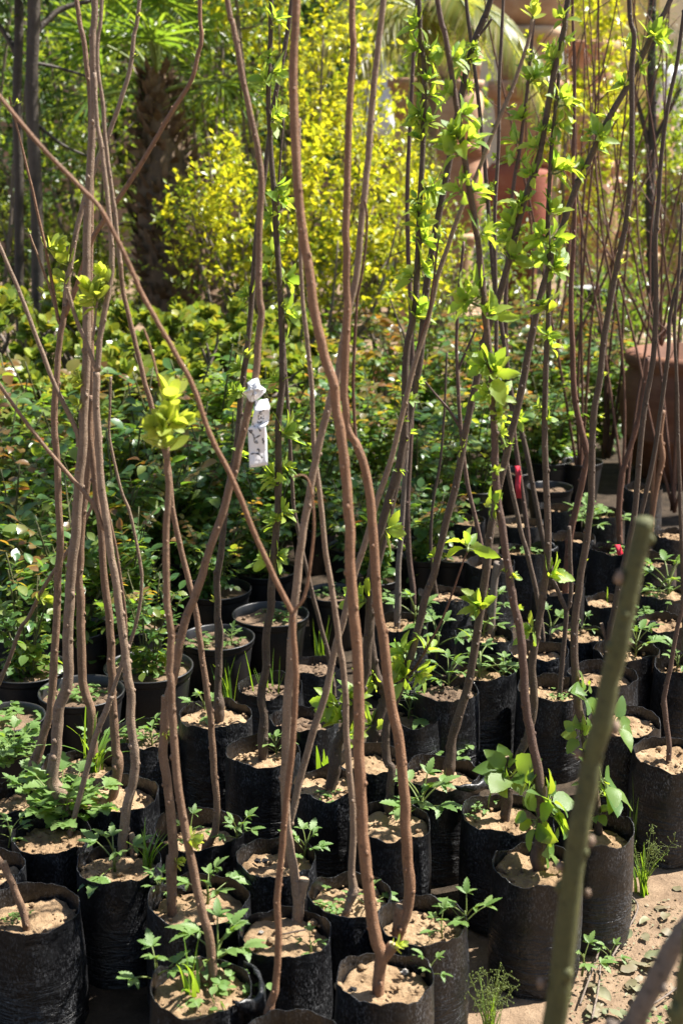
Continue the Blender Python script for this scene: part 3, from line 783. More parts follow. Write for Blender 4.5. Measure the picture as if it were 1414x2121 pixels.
S('brown grafted sapling crossing behind and carrying the white paper tag', '357,1893 356,1851 355,1790,1.25 359,1768 356,1709 347,1624 338,1553 343,1493 350,1440 361,1400 368,1359 378,1306 396,1253 417,1200 430,1150 465,1050 485,975 503,900 516,840 530,775 535,700 542,650 537,615 536,550 537,475 542,380 536,325 522,250 505,175 492,100 480,40 470,-5', 25, 14, 'bark_brown',
  stub=[('338,1500 341,1460 341,1442', 14)], clusters='345,1520,26,r 375,1788,32,r')
S('brown sapling rising from the weedy front bag to end in a bright leaf tuft', '440,2045 440,1992 431,1932 414,1868 396,1780 382,1709 368,1621 361,1536 357,1483 354,1412 351,1384 354,1341 354,1299 346,1253 345,1200 344,1100 350,1015 346,960 346,900 350,870', 24, 15, 'bark_brown',
  branches=[('357,1310 366,1299 371,1294', 6, 4), ('347,870 338,830 327,780 312,720 298,680', 7, 5, 'bark_orange', .04)],
  stub=[('425,2035 418,2005 411,1985', 14)], clusters='345,845,85,r 335,930,92,r 360,895,92,r 385,880,68,r 345,900,75,r 402,1742,46,r')
S('brown sapling sprouting below a wide flat-topped pruned trunk, front centre', '616,1916 616,1850,1.2 611,1815 601,1762 593,1700 590,1624 591,1553 595,1465 602,1341 609,1271 616,1200 607,1240 620,1150 632,1075 645,1000 665,900 685,825 700,775 705,740 718,660 737,575 752,425 762,325 772,200 782,100 794,-5'.replace('616,1200 607,1240 ', ''), 24, 15, 'bark_tan', stub=[('616,1912 620,1860 630,1822', 24)])
S('slender orange-brown sapling with a long branch slanting to the upper left', '553,2120 556,2095,1.3 563,2075,1.2 572,2028 577,1939 574,1868 582,1780 588,1709 597,1621 605,1553 611,1447 613,1398 610,1341 605,1268', 19, 14, 'bark_orange',
  branches=[('605,1270 590,1239 570,1200 525,1100 480,990 435,900 400,800 365,735 325,665 290,600 280,575 240,490 210,435 185,405 125,345 65,280 0,200 -60,130', 14, 10, 'bark_orange', -.03),
            ('606,1268 616,1258 630,1235 638,1200 650,1100 646,1025 636,990 620,984 605,990', 9, 4, 'bark_orange', -.05)])
S('very long thin sapling leaning right across the picture, bud at its tip', '598,1790 595,1740 598,1710 609,1670 620,1617 648,1518 676,1430 694,1341 712,1281 722,1235 747,1150 782,1035 817,925 852,775 887,660 905,575 922,525 952,440 987,360 1027,260 1057,190 1092,90 1102,40', 20, 9, 'bark_tan', nub=.8,
  branches=[('855,765 868,710 886,650 895,600 903,530 908,490', 8, 5, 'bark_red', -.03)],
  clusters='1107,12,50,r 1085,75,18,b 1048,182,18,b 1092,112,20,b 1065,222,16,b 905,480,28,b 1017,262,12,b', k=.02)
S('thickest orange-brown trunk, forked at its foot, in the frontmost bag', '782,2066 786,2010 789,1975,1.1 776,1935,1.05 768,1886 758,1798 750,1709 745,1621 743,1518 742,1412 736,1306 728,1225 724,1120 720,1030 712,950 702,880 690,800 668,720 650,640 640,560 625,475 613,330 607,150 613,-5', 31, 21, 'bark_orange', nub=.7,
  stub=[('792,1985 806,1968 814,1958', 26)], clusters='830,1957,40,r')
S('brown trunk beside a flat sawn stub, rightmost of the tall front trunks', '824,1940 834,1905,1.1 846,1868 846,1798 839,1709 835,1621 823,1518 807,1447 796,1341 782,1253 772,1100 762,1000 740,925 722,895 716,850 713,800 716,700 719,625 717,525 717,450 722,250 731,100 729,-5', 29, 16, 'bark_orange', nub=.8,
  branches=[('737,915 735,885 731,800 735,700 740,620 752,550 760,460 755,415', 8, 6, 'bark_red', .02)], stub=[('822,1936 828,1885 829,1878', 24)])
S('thin grey-brown sapling with a knobbly graft in the torn-rim bag', '711,1906 722,1875 730,1852,1.5 731,1840,1.3 728,1798 732,1709 727,1640 718,1530 713,1412 703,1334 694,1271 684,1200 675,1150 665,1050 657,985 650,925 645,800 632,675 624,580 621,450 619,325 620,245', 19, 9, 'bark_tan')
S('thin split twig at left with peeling bark where it forks', '145,1732 155,1690 177,1607 198,1525 219,1476 231,1440', 14, 15, 'bark_tan',
  branches=[('231,1442 255,1370 276,1313 290,1253 294,1200 290,1160 270,1065 250,1010 228,910 228,850 230,780', 10, 6, 'bark_tan', -.01), ('231,1440 248,1390 261,1320 258,1253 248,1180 238,1120 222,1050', 9, 6, 'bark_brown', .02)])
S('thin dark sapling entering from the left edge and leaning right', '-70,1590 -30,1480 0,1412 18,1370 42,1305 60,1278 95,1210 145,1135 190,1050 198,990 200,900', 12, 8, 'bark_brown', zs=.1, clusters='98,1245,45,r')
# dark leafy saplings
S('dark sapling dotted with leaf tufts all the way up, centre left', '545,1572 544,1530,1.3 547,1483 541,1440 551,1377 552,1306 560,1270 563,1200 570,1120 575,1050 577,950 577,875 585,775 582,650 580,600 572,475 562,325 556,200 560,75 562,-5', 22, 11, 'bark_dark',
  clusters='577,40,55 548,172,62 575,162,55 560,248,62 588,240,35 582,398,55 590,425,60 553,455,42 548,540,50 598,580,66 603,655,58 545,575,36 582,792,55 608,900,72 562,925,62 545,990,60 592,975,60 600,1065,52 575,1090,46 545,1165,68 590,1160,45 585,480,30 563,1000,36', extra=10)
S('bare dark knobbly sapling behind the tag, in front of the plastic pots', '455,1502 453,1475,1.6 454,1455,1.5 451,1430 453,1377 454,1313,1.25 451,1270 450,1200 460,1125 470,1025 490,925 500,815 510,740 517,675 525,575 532,475 550,350 563,240 568,210 580,150 595,70 605,-5', 19, 11, 'bark_dark', clusters='500,610,48 515,700,40,b 490,765,45 484,818,45 517,735,40,b 440,1243,24,b', extra=3)
S('very thin black twig rising beside the dark leafy sapling', '683,1487 690,1447 690,1420 680,1359 662,1288 640,1200 612,1075 605,1000 597,850 590,745 580,560 577,480 578,370 588,240', 13, 5, 'bark_dark', zs=.225)
S('dark leaning sapling with leafy shoots low down and many tufts above', '683,1637 694,1589,1.3 697,1546 711,1518 733,1461 755,1394 763,1315 768,1200 778,1140 795,1070 812,1010 826,960 838,890 838,815 842,725 857,650 862,600 867,475 874,325 879,175 870,60 867,-5', 27, 11, 'bark_dark',
  clusters='688,1490,90 665,1450,80 722,1455,80 700,1520,70 878,55,58 903,105,48 848,112,52 897,130,55 887,165,55 877,205,60 847,245,62 865,262,62 893,250,56 882,395,66 907,400,56 860,480,56 892,500,62 842,575,60 883,560,62 847,665,62 870,640,50 748,1245,80 805,1105,72 880,300,50 870,440,40', extra=16)
S('dark sapling with root crown and pruned tip shoot slanting up right', '768,1541 776,1512,1.5 782,1495,1.3 798,1445 792,1420 779,1398 770,1348 766,1306 775,1200 795,1110 825,980 850,850 872,720 882,600 895,520 907,450 927,350 945,250 957,185 977,100 1000,40 1017,-5', 24, 15, 'bark_dark',
  branches=[('985,80 1003,60 1018,38', 7, 6, None, -.03)], clusters='765,1430,66 770,1395,48 760,1500,66 742,1405,45 957,130,60 975,128,44 885,420,60', extra=12)
S('dark sapling with white graft tape and a side twig of yellow leaves', '805,1692 805,1668,1.5 807,1645 810,1610 810,1589 800,1571,1.15 800,1500 818,1455 832,1412 850,1359 867,1295 881,1235 902,1175 922,1085 947,990 962,900 977,830 992,765 1005,695 1037,600 1057,525 1087,410 1112,340 1127,260 1147,150 1167,60 1176,-5', 20, 15, 'bark_dark',
  branches=[('838,1408 857,1387 888,1334 917,1278 940,1218 958,1165 968,1140', 7, 4, 'bark_red', -.05)],
  clusters='968,1135,75 880,1358,68 862,1400,66 825,1355,75 845,1400,80 820,1375,60 1057,470,76 1045,495,56 1057,550,66 1077,420,56 1102,310,66 1107,375,52 1132,125,60 1140,100,50 1175,45,48 1172,85,44 1068,440,44 1120,280,40', extra=10)
S('dark curved sapling with frayed graft tape leaning right, bare below', '928,1612 930,1588,1.5 933,1560,1.2 936,1529 946,1493,1.15 967,1426 978,1370 988,1306 999,1235 1007,1175 1019,1075 1032,1010 1052,925 1072,840 1092,740 1107,665 1122,600 1147,525 1167,460 1192,390 1222,325 1257,250 1297,180 1332,110 1362,45 1389,-5', 22, 14, 'bark_dark',
  clusters='988,1262,68 970,1265,45 1232,290,72 1245,310,56 1212,358,40 1297,172,46 1325,145,32 1352,88,58 1365,90,56 1297,92,52 1215,275,40', extra=6)
S('reddish dark sapling with large leaves at its grafted foot, tall front bag at right', '1115,1808 1112,1775,1.7 1121,1727,1.15 1120,1665 1117,1625,1.15 1105,1553 1094,1500 1087,1447 1082,1377 1077,1306 1062,1246 1055,1200 1052,1175 1036,1075 1027,1000 1022,875 1019,800 1007,680 1000,600 992,525 977,425 957,300 942,200 922,75 905,-5', 24, 13, 'bark_plum',
  clusters='1085,1700,125,g 1160,1690,135,g 1150,1660,100,g 1148,1765,100,g 1070,1640,80,g 917,108,50 957,125,60 947,205,62 977,240,66 985,285,85 912,322,100 948,308,85 925,280,62 992,398,66 930,400,72 975,622,92 945,628,78 1000,655,80 1012,785,88 985,765,64 985,815,62 1050,832,66 1002,1055,66,g 1020,490,66 1045,900,36', extra=12)
S('dark sapling rising from a cut stump, crossing its reddish neighbour', '1045,1692 1050,1655,1.3 1053,1620,1.2 1058,1598 1070,1575 1087,1536 1101,1490 1105,1430 1101,1377 1112,1306 1123,1235 1127,1215 1134,1100 1129,975 1127,850 1132,725 1136,600 1137,550 1134,450 1142,300 1152,200 1158,150', 23, 9, 'bark_dark',
  stub=[('1053,1610 1050,1580 1047,1568', 14)],
  clusters='1040,1600,115,g 1070,1630,100,g 1020,1590,70,g 1152,1192,78 1085,1310,66 1167,150,55 1157,215,72 1180,225,50 1157,265,56 1142,350,64 1172,350,70 1190,345,52 1142,440,66 1107,495,68 1122,540,64 1175,500,70 1140,562,68 1132,655,70 1155,560,60 1130,625,40,b', extra=10)
S('almost leafless dark sapling with tiny green buds along its right side', '1239,1722 1234,1667 1222,1600 1207,1508 1197,1465 1190,1395 1188,1324 1192,1271 1200,1200 1217,1100 1224,1000 1227,875 1239,800 1252,690 1272,575 1297,450 1307,325 1307,175 1312,75 1302,-5', 22, 12, 'bark_dark',
  clusters='1228,1625,150,g 1238,1660,110,g 1225,1440,105,g 1305,1500,110,g 1205,1520,85,g 1250,1520,70,g 1240,1690,60,g 1311,365,26,b 1305,460,26,b 1288,540,22,b 1283,570,20,b 1253,772,22,b 1246,865,18,b 1205,1160,16,b')
S('dark sapling with a snapped side twig, right of the blurred stick top', '1255,1382 1256,1341 1262,1306 1280,1220 1300,1130 1315,1050 1327,900 1350,750 1357,650 1357,500 1365,380 1377,250 1402,125 1414,30 1420,-5', 18, 9, 'bark_dark', stub=[('1256,1330 1248,1305 1245,1292', 8)])
S('straight dark sapling half hidden by the blurred green stick', '1285,1352 1280,1310 1297,1180 1327,1060 1352,950 1367,850 1382,740 1386,660 1400,600 1420,550 1450,480', 15, 9, 'bark_dark')
S('crooked thin sapling in the bag at the right edge', '1384,1584 1382,1518 1374,1458,1.1 1377,1430 1388,1377 1402,1299 1413,1253 1425,1150 1430,1000', 14, 9, 'bark_plum')
S('straight thin stem along the right edge of the picture', '1418,1380 1412,1180 1408,1050 1403,900 1401,800 1396,680 1405,560 1412,420', 12, 7, 'bark_dark')
S('short stout trunk forked like a Y with a snapped arm', '1158,1442 1163,1377 1170,1300 1172,1264,1.15 1178,1253 1182,1215 1180,1150 1178,1090', 14, 9, 'bark_dark', branches=[('1171,1262 1161,1239 1152,1218 1145,1200', 12, 9)])
S('slim far stem rising steeply behind the reddish sapling', '1125,1335 1112,1240 1092,1150 1072,1075 1052,975 1036,880 1028,760 1027,650 1024,450 1032,300 1034,150 1042,-5', 13, 8, 'bark_dark', extra=5)
S('slim far stem leaning left with nothing on it', '1150,1218 1122,1110 1102,1000 1077,885 1058,815 1042,700 1022,575 1012,450 1002,325 992,225 977,100 964,-5', 14, 9, 'bark_dark', clusters='1005,420,36 985,300,40', extra=5)
S('slim far stem with a red ribbon and a few pale tufts high up', '1093,1148 1090,1090 1072,960 1062,880 1050,760 1046,620 1057,450 1064,375 1077,300 1092,175 1102,65 1108,-5', 13, 8, 'bark_plum', clusters='1112,165,66 1065,240,52 1085,245,40 1065,290,58 1050,332,58 1085,340,40 1095,180,40', extra=9)
S('far stem with one straight side shoot, behind the leafy dark saplings', '1006,1315 1005,1190 990,1100 967,1000 955,900 948,800 945,700 950,600 960,500', 13, 7, 'bark_plum', branches=[('955,890 930,850 900,815 880,790', 8, 4), ('946,770 968,720 985,680', 7, 5)])
S('thick old stump with a knob at the top behind the curved sapling', '1016,1318 1018,1270 1024,1200 1030,1165,1.2', 22, 17, 'bark_grey', nub=1.5, stub=[('1027,1190 1038,1168 1042,1160', 14)])
S('dark purplish straight far stem with pale foot', '857,1256 850,1180 843,1070 850,900 853,750 849,600 845,525 843,400 849,250 857,100 863,-5', 15, 9, 'bark_plum')
S('dark far stem beside it with a lumpy pale foot', '822,1300 823,1260,1.2 825,1170 832,1080 840,950 848,840', 15, 11, 'bark_grey')
S('hair-thin far stem in the shaded bag', '905,1242 893,1150 895,1050 912,950 921,825 925,730', 9, 5, 'bark_dark')
S('thin far twig with a pale star of leaves on top', '850,760 838,700 822,660 808,620', 6, 4, 'bark_dark', Y=6.0, clusters='806,608,28', down=0)
# blurred sticks close to the lens
stick = S('thick mossy green stick with a sawn top, blurred and close, lower right', '1090,2500 1120,2250 1152,2095 1178,1870 1192,1760 1212,1640 1234,1540 1262,1420 1290,1290 1310,1190 1334,1075', 66, 47, 'bark_moss', Y=1.32, name='cut_stick', cat='stick', group='blurred sticks near the lens', nub=1.2, down=.75, seg=14)
Yk = 1.32
for (bx, by, bw) in ((1282, 1196, 22), (1272, 1508, 24), (1197, 1560, 18), (1158, 1795, 18), (1222, 1742, 20), (1180, 1946, 22), (1120, 2036, 20), (1216, 1850, 14), (1300, 1330, 12)):
    q = at_y(bx, by, Yk); q.x += (-1 if bx in (1197, 1158, 1120) else 1) * .000; mb = MB(); blob(mb, q - stick.location, px(q, bw) / 2, bx % 17, 0, (1, 1, 1.3), .4, 9, 7); mb.build('bud', M['bark_tan'], stick)
S('brown blurred stick leaning into the bottom right corner', '1250,2260 1300,2140 1340,2065 1380,1985 1414,1930 1480,1840', 56, 48, 'bark_grey', Y=1.25, name='cut_stick', cat='stick', group='blurred sticks near the lens', down=.75, seg=14)
S('sliver of a blurred greenish stick at the extreme bottom right', '1395,2200 1405,2110 1414,2040 1430,1920', 40, 36, 'bark_moss', Y=1.2, name='cut_stick', cat='stick', group='blurred sticks near the lens', down=.75, seg=14)
# reddish leaning trunks in the far bags
S('thick reddish peeling trunk leaning right, wrapped low in black plastic', '1170,1240 1174,1160 1180,1110 1188,1070 1200,1020 1212,960 1214,935,1.1 1190,830 1184,700 1182,600 1189,450 1187,329 1189,141 1184,-5', 19, 7, 'bark_red', zs=.2)
S('reddish trunk with a grey plastic collar, left of the pink ribbon', '1281,1140 1282,1110 1281,1050 1287,985,1.15 1292,965 1312,900 1330,830 1340,740', 16, 12, 'bark_red')
S('lit orange-brown far trunk split near the clay pot', '1345,1115 1350,1060 1362,990 1370,950,1.2 1366,900 1372,850', 16, 13, 'bark_orange', branches=[('1350,1060 1352,980 1358,930 1362,880', 12, 9)])
# ------------------------------------------------------------------ weeds, grass, stones, litter
W = weed
W(128, 1700, 150, 'large parsley-like weed with many divided leaves, spilling over its bag at left', 'p')
W(95, 1655, 90, 'toothed pale weed standing above the parsley-like weed at left')
W(38, 1640, 60, 'small toothed weed at the foot of the knobbly trunk, left edge')
W(238, 1802, 118, 'toothed weed with spread leaves at the foot of the pale two-forked trunk')
W(20, 1745, 75, 'toothed weed poking in over the left edge, above the forked short sapling')
W(25, 1905, 34, 'tiny seedling on the soil beside the forked short trunk', 'l')
W(430, 1868, 110, 'toothed weed on sunlit soil behind the slanting weedy-bag trunk')
W(330, 1855, 70, 'small toothed weed left of the grafted trunk with yellow buds')
W(395, 1745, 90, 'toothed weed in shadow at the bent foot of the long slim sapling')
W(490, 1745, 80, 'toothed weed at the left rim of the bag with black cinders')
W(630, 1775, 85, 'smooth-leaved weed right of the crossing trunks, in the cinder bag')
W(645, 1975, 70, 'single toothed seedling at the right of the bare-soil bag')
W(888, 2025, 72, 'bright five-leaved seedling at the right rim of the frontmost bag')
W(915, 1935, 72, 'toothed seedling near the rim behind the white chip bag')
W(965, 1925, 105, 'toothed weed hanging over the glinting right side of its bag')
W(872, 1690, 135, 'toothed weed right of the white-taped graft, lit from behind')
W(845, 1700, 90, 'toothed weed between the white-taped graft and the tall brown trunk')
W(685, 1885, 55, 'low weed at the foot of the thin knobbly grafted trunk', 'l')
W(760, 1885, 75, 'toothed weed tucked behind the thick orange-brown trunk')
W(325, 2045, 135, 'toothed pale weed leaning out of the weedy front bag at left')
W(450, 2000, 150, 'toothed weed behind the slanting trunk in the weedy front bag')
W(470, 2060, 95, 'yellowing seedling clump at the right of the weedy front bag', 'l')
W(572, 1563, 60, 'small smooth weed right of the dark tufted trunk, centre left')
W(425, 1480, 70, 'toothed weed in front of the dark knobbly trunk')
W(680, 1655, 40, 'flat small weed before the root of the leaning dark trunk', 'l')
W(975, 1680, 50, 'clover-like seedling at the left rim of the stump bag', 'l')
W(990, 1400, 125, 'bushy toothed weed on top of the bag right of centre')
W(1040, 1405, 60, 'dark toothed weed beside the bushy one right of centre')
W(1315, 1355, 85, 'bright palmate weed with a long sideways leaf, right side')
W(1140, 1320, 80, 'toothed weed left of the Y-shaped trunk')
W(1205, 1315, 60, 'toothed weed behind the Y-shaped trunk')
W(1158, 1445, 30, 'grey-green rosette at the foot of the Y-shaped trunk', 'l')
W(1385, 1240, 115, 'light green leafy weed right of the blurred stick top')
W(1360, 1245, 70, 'low bright weed just behind the blurred stick')
W(1345, 1278, 50, 'small weeds on pale soil with a dark lump', 'l')
W(1238, 1075, 90, 'patch of bright weeds at the feet of the far dark stems', 'l')
W(1215, 1100, 80, 'bright weed in front of the far dark stems left of the clay pot')
W(860, 1290, 90, 'jagged weed at the feet of the two pale-footed old trunks')
W(905, 1350, 110, 'jagged dark weed between the leaning dark saplings')
W(1020, 1265, 60, 'grassy weed behind the curved sapling, in shade')
W(445, 1200, 80, 'clover-like weed filling the pot behind the dark knobbly trunk', 'l', .172)
W(570, 1285, 50, 'sparse weed on the soil of the whole black pot', 'l', .172)
W(430, 1340, 60, 'sparse weed at the left of the pot with the dark trunk', 'l', .172)
W(35, 1490, 80, 'green seedlings among dead roots in the left edge pot', 'l', .172)
W(30, 1570, 95, 'mound of fresh light green weed at the left edge', 'p', .17)
W(205, 1560, 70, 'feathery weed among the grass spray at left')
W(955, 1080, 60, 'pale seedlings on the scraps bag, centre right far rows', 'l')
W(895, 1550, 80, 'round-leaved weed in the dark gap beside the curved sapling', 'l', .1)
W(800, 1240, 40, 'faint weeds in the pot right of the thick trunks', 'l', .172)
W(165, 1440, 60, 'low seedlings covering the pot behind the grass spray', 'l', .172)
W(300, 1390, 55, 'sparse seedlings in the wide shaded pot', 'l', .172)
W(345, 1385, 50, 'few small weeds at the right of the wide shaded pot', 't', .172)
W(270, 1295, 60, 'low weeds in the pot with sunlit yellow soil', 'l', .172)
W(60, 1390, 70, 'low weeds in the dark pot near the left edge', 'l', .172)
W(600, 1280, 45, 'small weed at the right of the whole black pot', 't', .172)
W(545, 1190, 60, 'low weeds beside the white scrap in its pot', 'l', .172)
W(480, 1335, 50, 'small weed at the right of the pot with the dark trunk', 't', .172)
W(690, 1232, 50, 'low weeds in the pot behind the thickest trunk', 'l', .172)
W(1000, 1320, 70, 'toothed weed between the two bare dark stems', 't')
W(1085, 1145, 45, 'low weeds at the slim trunk under the red ribbon', 'l')
W(1400, 1385, 70, 'toothed weed in the bag at the right edge', 't')
W(1280, 1150, 50, 'low weeds left of the pink ribbon', 'l')
W(930, 1425, 90, 'toothed weed in the dark gap bag at centre', 't')
W(300, 1530, 90, 'shaded weeds on the low bag behind the two-forked pale trunk', 'l', .16)
W(315, 1545, 80, 'toothed weed hanging in the gap beside the long slim sapling', 't', .16)
W(845, 1485, 80, 'toothed weed on the low bag beside the white-taped sapling', 't', .17)
GL = grass
GL(195, 1595, 175, 'big spray of long grass behind the left trunks', 26, SOILZ, .95, wide=1.2)
GL(308, 1805, 130, 'thin upright grass tuft beside the cut grey stub', 11, SOILZ, .5)
GL(405, 2085, 190, 'broad grass blades rising from the weedy front bag', 8, .2, .75, wide=1.4)
GL(445, 2075, 150, 'long arching grass blade reaching right from the weedy front bag', 4, .2, 1.1, wide=1.3)
GL(1330, 1850, 120, 'bright grass tuft with seed heads on the sunny ground at right', 22, 0, .45, 8)
GL(1010, 2160, 150, 'flowering grass at the bottom between two front bags', 14, .0, .5, 14)
GL(1300, 1780, 190, 'tall single grass blades against the right edge bag', 5, .0, .2)
GL(560, 1520, 200, 'shaded grass standing behind the lone dark tufted trunk', 16, 0, .3)
GL(470, 1480, 150, 'grass growing up between the round plastic pots', 12, 0, .3)
GL(668, 1400, 140, 'grass in the dark gap beside the thin black twig', 14, 0, .3)
GL(672, 1600, 75, 'short grass leaf by the leaning dark trunk', 4, SOILZ, .4, wide=2)
GL(922, 1640, 95, 'single upright yellow-green blade by the frayed graft', 2, SOILZ, .15)
GL(1257, 1250, 45, 'single grass blade in the bag below the pink ribbon', 2, SOILZ, .15)
GL(565, 1275, 70, 'thin grass at the middle of the whole black pot', 4, .172, .25)
GL(1190, 640, 110, 'green strap leaves behind the reddish stems, far right', 16, .0, .8, wide=4) if False else None
W(1205, 2010, 95, 'pale toothed weed at the base of the tall right bag', 't', .02)
W(1262, 1990, 60, 'wilted weed stalk on the ground at right', 't', 0)
W(1340, 2110, 40, 'tiny green sprout on the sandy ground at bottom right', 'l', 0)
def stone(x, y, wpx, m, label, z, group=None):
    p = at_z(x, y, z); mb = MB(); blob(mb, Vector((0, 0, px(p, wpx) * .22)), px(p, wpx) / 2, hash_(label) % 40, 0, (1, .85, .7), .7, 9, 7)
    o = mb.build('stone', M[m], None, False, p); tag(o, label, 'stone', group); return o
stone(838, 2016, 17, 'stone', 'white chip on the soil of the frontmost bag', SOILZ + .004)
stone(730, 2055, 19, 'cinder', 'black cinder at the front left of the frontmost bag', SOILZ + .004)
stone(534, 1786, 14, 'cinder', 'left black cinder of the two in the centre bag', SOILZ + .004)
stone(549, 1786, 14, 'cinder', 'right black cinder of the two in the centre bag', SOILZ + .004)
stone(506, 1760, 18, 'cinder', 'black lump under the weed at the cinder bag rim', SOILZ + .004)
stone(1352, 1300, 24, 'cinder', 'dark lump on pale soil near the right edge', SOILZ + .006)
stone(376, 1845, 20, 'cinder', 'grey chip behind the grafted trunk with yellow buds', SOILZ + .004)
stone(541, 1933, 10, 'stone', 'small white chip on the bare-soil bag', SOILZ + .010)
mb = MB(); p = at_z(620, 1928, SOILZ + .018)
Q = [at_z(580, 1936, SOILZ + .020) - p, at_z(615, 1929, SOILZ + .024) - p, at_z(650, 1922, SOILZ + .022) - p]
S_, R_ = spline(Q, [.0016, .002, .0012], 4); tube(mb, S_, R_, 6)
tag(mb.build('twig', M['bark_dark'], None, True, p), 'dark straight twig lying on the bare-soil bag', 'twig')
R = random.Random(77)
litter = [(1000 + 20, 2075, 26)] + [(R.uniform(1225, 1410), R.uniform(1880, 2118), R.uniform(22, 46)) for _ in range(26)] + [(1250, 1965, 40), (1275, 1990, 46), (1318, 2000, 44), (1345, 1972, 42), (1305, 2030, 40), (1362, 2010, 46), (1235, 1935, 34), (1340, 1905, 30), (1300, 1900, 36), (1385, 1880, 34), (1270, 2075, 50), (1215, 2100, 44), (1310, 2085, 48), (1395, 2055, 40),
          (1365, 1930, 30), (1240, 2050, 38), (1290, 1950, 40), (1190, 2070, 40), (1330, 1935, 28), (1260, 1925, 30), (1375, 1965, 32), (1350, 2045, 36), (1240, 2110, 42), (1290, 2112, 40), (1380, 2105, 44), (1325, 1870, 26), (1395, 1840, 24)]
for i, (x, y, w) in enumerate(litter):
    p = at_z(x + R.uniform(-6, 6), y, .002); L = px(p, w); mb = MB(); a = R.uniform(0, 6.28)
    leaf(mb, Vector((0, 0, .003)), Vector((math.cos(a), math.sin(a), R.uniform(.0, .22))), Vector((0, 0, 1)) + rdir(R) * .35, L, L * R.uniform(.5, .8), 10, R.uniform(-.1, .35), R.uniform(-.3, .5), .04, .85, 0, .06, i)
    o = mb.build('fallen_leaf', M['leaf_dry'], None, True, p)
    tag(o, 'dry grey-green leaf lying on the sunny sandy ground at the lower right', 'fallen leaf', 'dry leaves scattered on the sandy ground')
for i, t in enumerate(['1200,2080 1225,2010 1240,1960 1232,1900', '1262,1990 1290,1940 1320,1880 1300,1850', '1300,2100 1350,2080 1410,2040', '1225,2110 1238,2050 1242,2000']):
    q = pts_of(t); p = at_z(*q[1], .012); mb = MB()
    S_, R_ = spline([at_z(x, y, .010 + .004 * (j % 2)) - p for j, (x, y) in enumerate(q)], [.0022] * len(q), 5); tube(mb, S_, R_, 6, 0, True, .15, i)
    tag(mb.build('twig', M['bark_grey'], None, True, p), ['curved dry twig on the ground right of the tall front bag', 'curved dry twig nearest the sunny grass tuft', 'straight dry twig at the bottom right corner', 'short dry twig under the green stick'][i], 'twig', 'dry twigs on the ground')
mb = MB()
for i in range(420):
    x, y = R.uniform(1180, 1414), R.uniform(1860, 2121); p = at_z(x, y, .003); L = R.uniform(.004, .014)
    if R.random() < .6: leaf(mb, p, rdir(R, -.05, .1), Vector((0, 0, 1)) + rdir(R) * .3, L, L * .5, 3, .2, .2)
    else: blob(mb, p, R.uniform(.0008, .0028), i, 1, (1, 1, .7), .6, 6, 4)
o = mb.build('leaf_crumbs', [M['leaf_dry'], M['soil']]); o['kind'] = 'stuff'
# ------------------------------------------------------------------ paper tag with handwriting, ribbons
Yt = at_z(357, 1893, SOILZ).y - .03
def tq(cx, cy, dy=0): return at_y(450 + cx * 250 / 1414, 760 + cy * 250 / 1414, Yt + dy)
tb = tq(400, 300)
root = thing('plant_tag', 'crumpled white strip tag with black handwriting tied around a brown trunk', 'tag', tb)
Lf = [(440, 395), (428, 470), (432, 512), (415, 600), (398, 690), (360, 722), (364, 850), (370, 1000), (378, 1182)]
Rt = [(588, 375), (618, 470), (612, 500), (610, 570), (602, 640), (566, 688), (580, 790), (585, 960), (592, 1150)]
dz = [.008, .000, -.005, -.001, .003, -.005, -.002, .001, -.003]
mb = MB(); vs = []; fs = []; NC = 6
def tag_pt(u, v):
    """u 0..1 across, v row index (float)"""
    i = min(int(v), len(Lf) - 2); t = v - i
    l = Vector(Lf[i]) * (1 - t) + Vector(Lf[i + 1]) * t; r = Vector(Rt[i]) * (1 - t) + Vector(Rt[i + 1]) * t
    d = dz[i] * (1 - t) + dz[i + 1] * t + .004 * math.sin(u * 5 + v * 1.3)
    q = l * (1 - u) + r * u
    return tq(q.x, q.y, d) - tb
NR = 32
for i in range(NR + 1):
    for j in range(NC + 1): vs.append(tag_pt(j / NC, i / NR * (len(Lf) - 1)))
for i in range(NR):
    for j in range(NC):
        a = i * (NC + 1) + j; fs.append((a, a + 1, a + NC + 2, a + NC + 1))
mb.add(vs, fs); o = mb.build('strip', M['paper'], root)
md = o.modifiers.new('thick', 'SOLIDIFY'); md.thickness = .0004; md.offset = 0
mb = MB()                                           # crumpled loop tied round the trunk
out = [(350, 185), (405, 150), (470, 128), (488, 160), (495, 205), (530, 235), (570, 265), (558, 300), (500, 355), (440, 402), (405, 412), (375, 402), (338, 335), (292, 300), (325, 280), (356, 262), (360, 225)]
inn = [(440, 215), (470, 260), (440, 310), (405, 330), (400, 260)]
R = random.Random(3); vs = [tq(430, 265, -.016) - tb]; fs = []
n = len(out)
for q in out: vs.append(tq(430 + (q[0] - 430) * .5, 265 + (q[1] - 265) * .5, -.014 + R.uniform(-.014, .012)) - tb)
for q in out: vs.append(tq(q[0], q[1], .004 + R.uniform(-.008, .012)) - tb)
for q in out: vs.append(tq(430 + (q[0] - 430) * .82, 268 + (q[1] - 268) * .85, .052) - tb)
for k in range(n):
    k2 = (k + 1) % n; fs += [(0, 1 + k, 1 + k2), (1 + k, 1 + n + k, 1 + n + k2, 1 + k2), (1 + n + k, 1 + 2 * n + k, 1 + 2 * n + k2, 1 + n + k2)]
mb.add(vs, fs); mb.build('tied_loop', M['paper'], root, smooth=False)
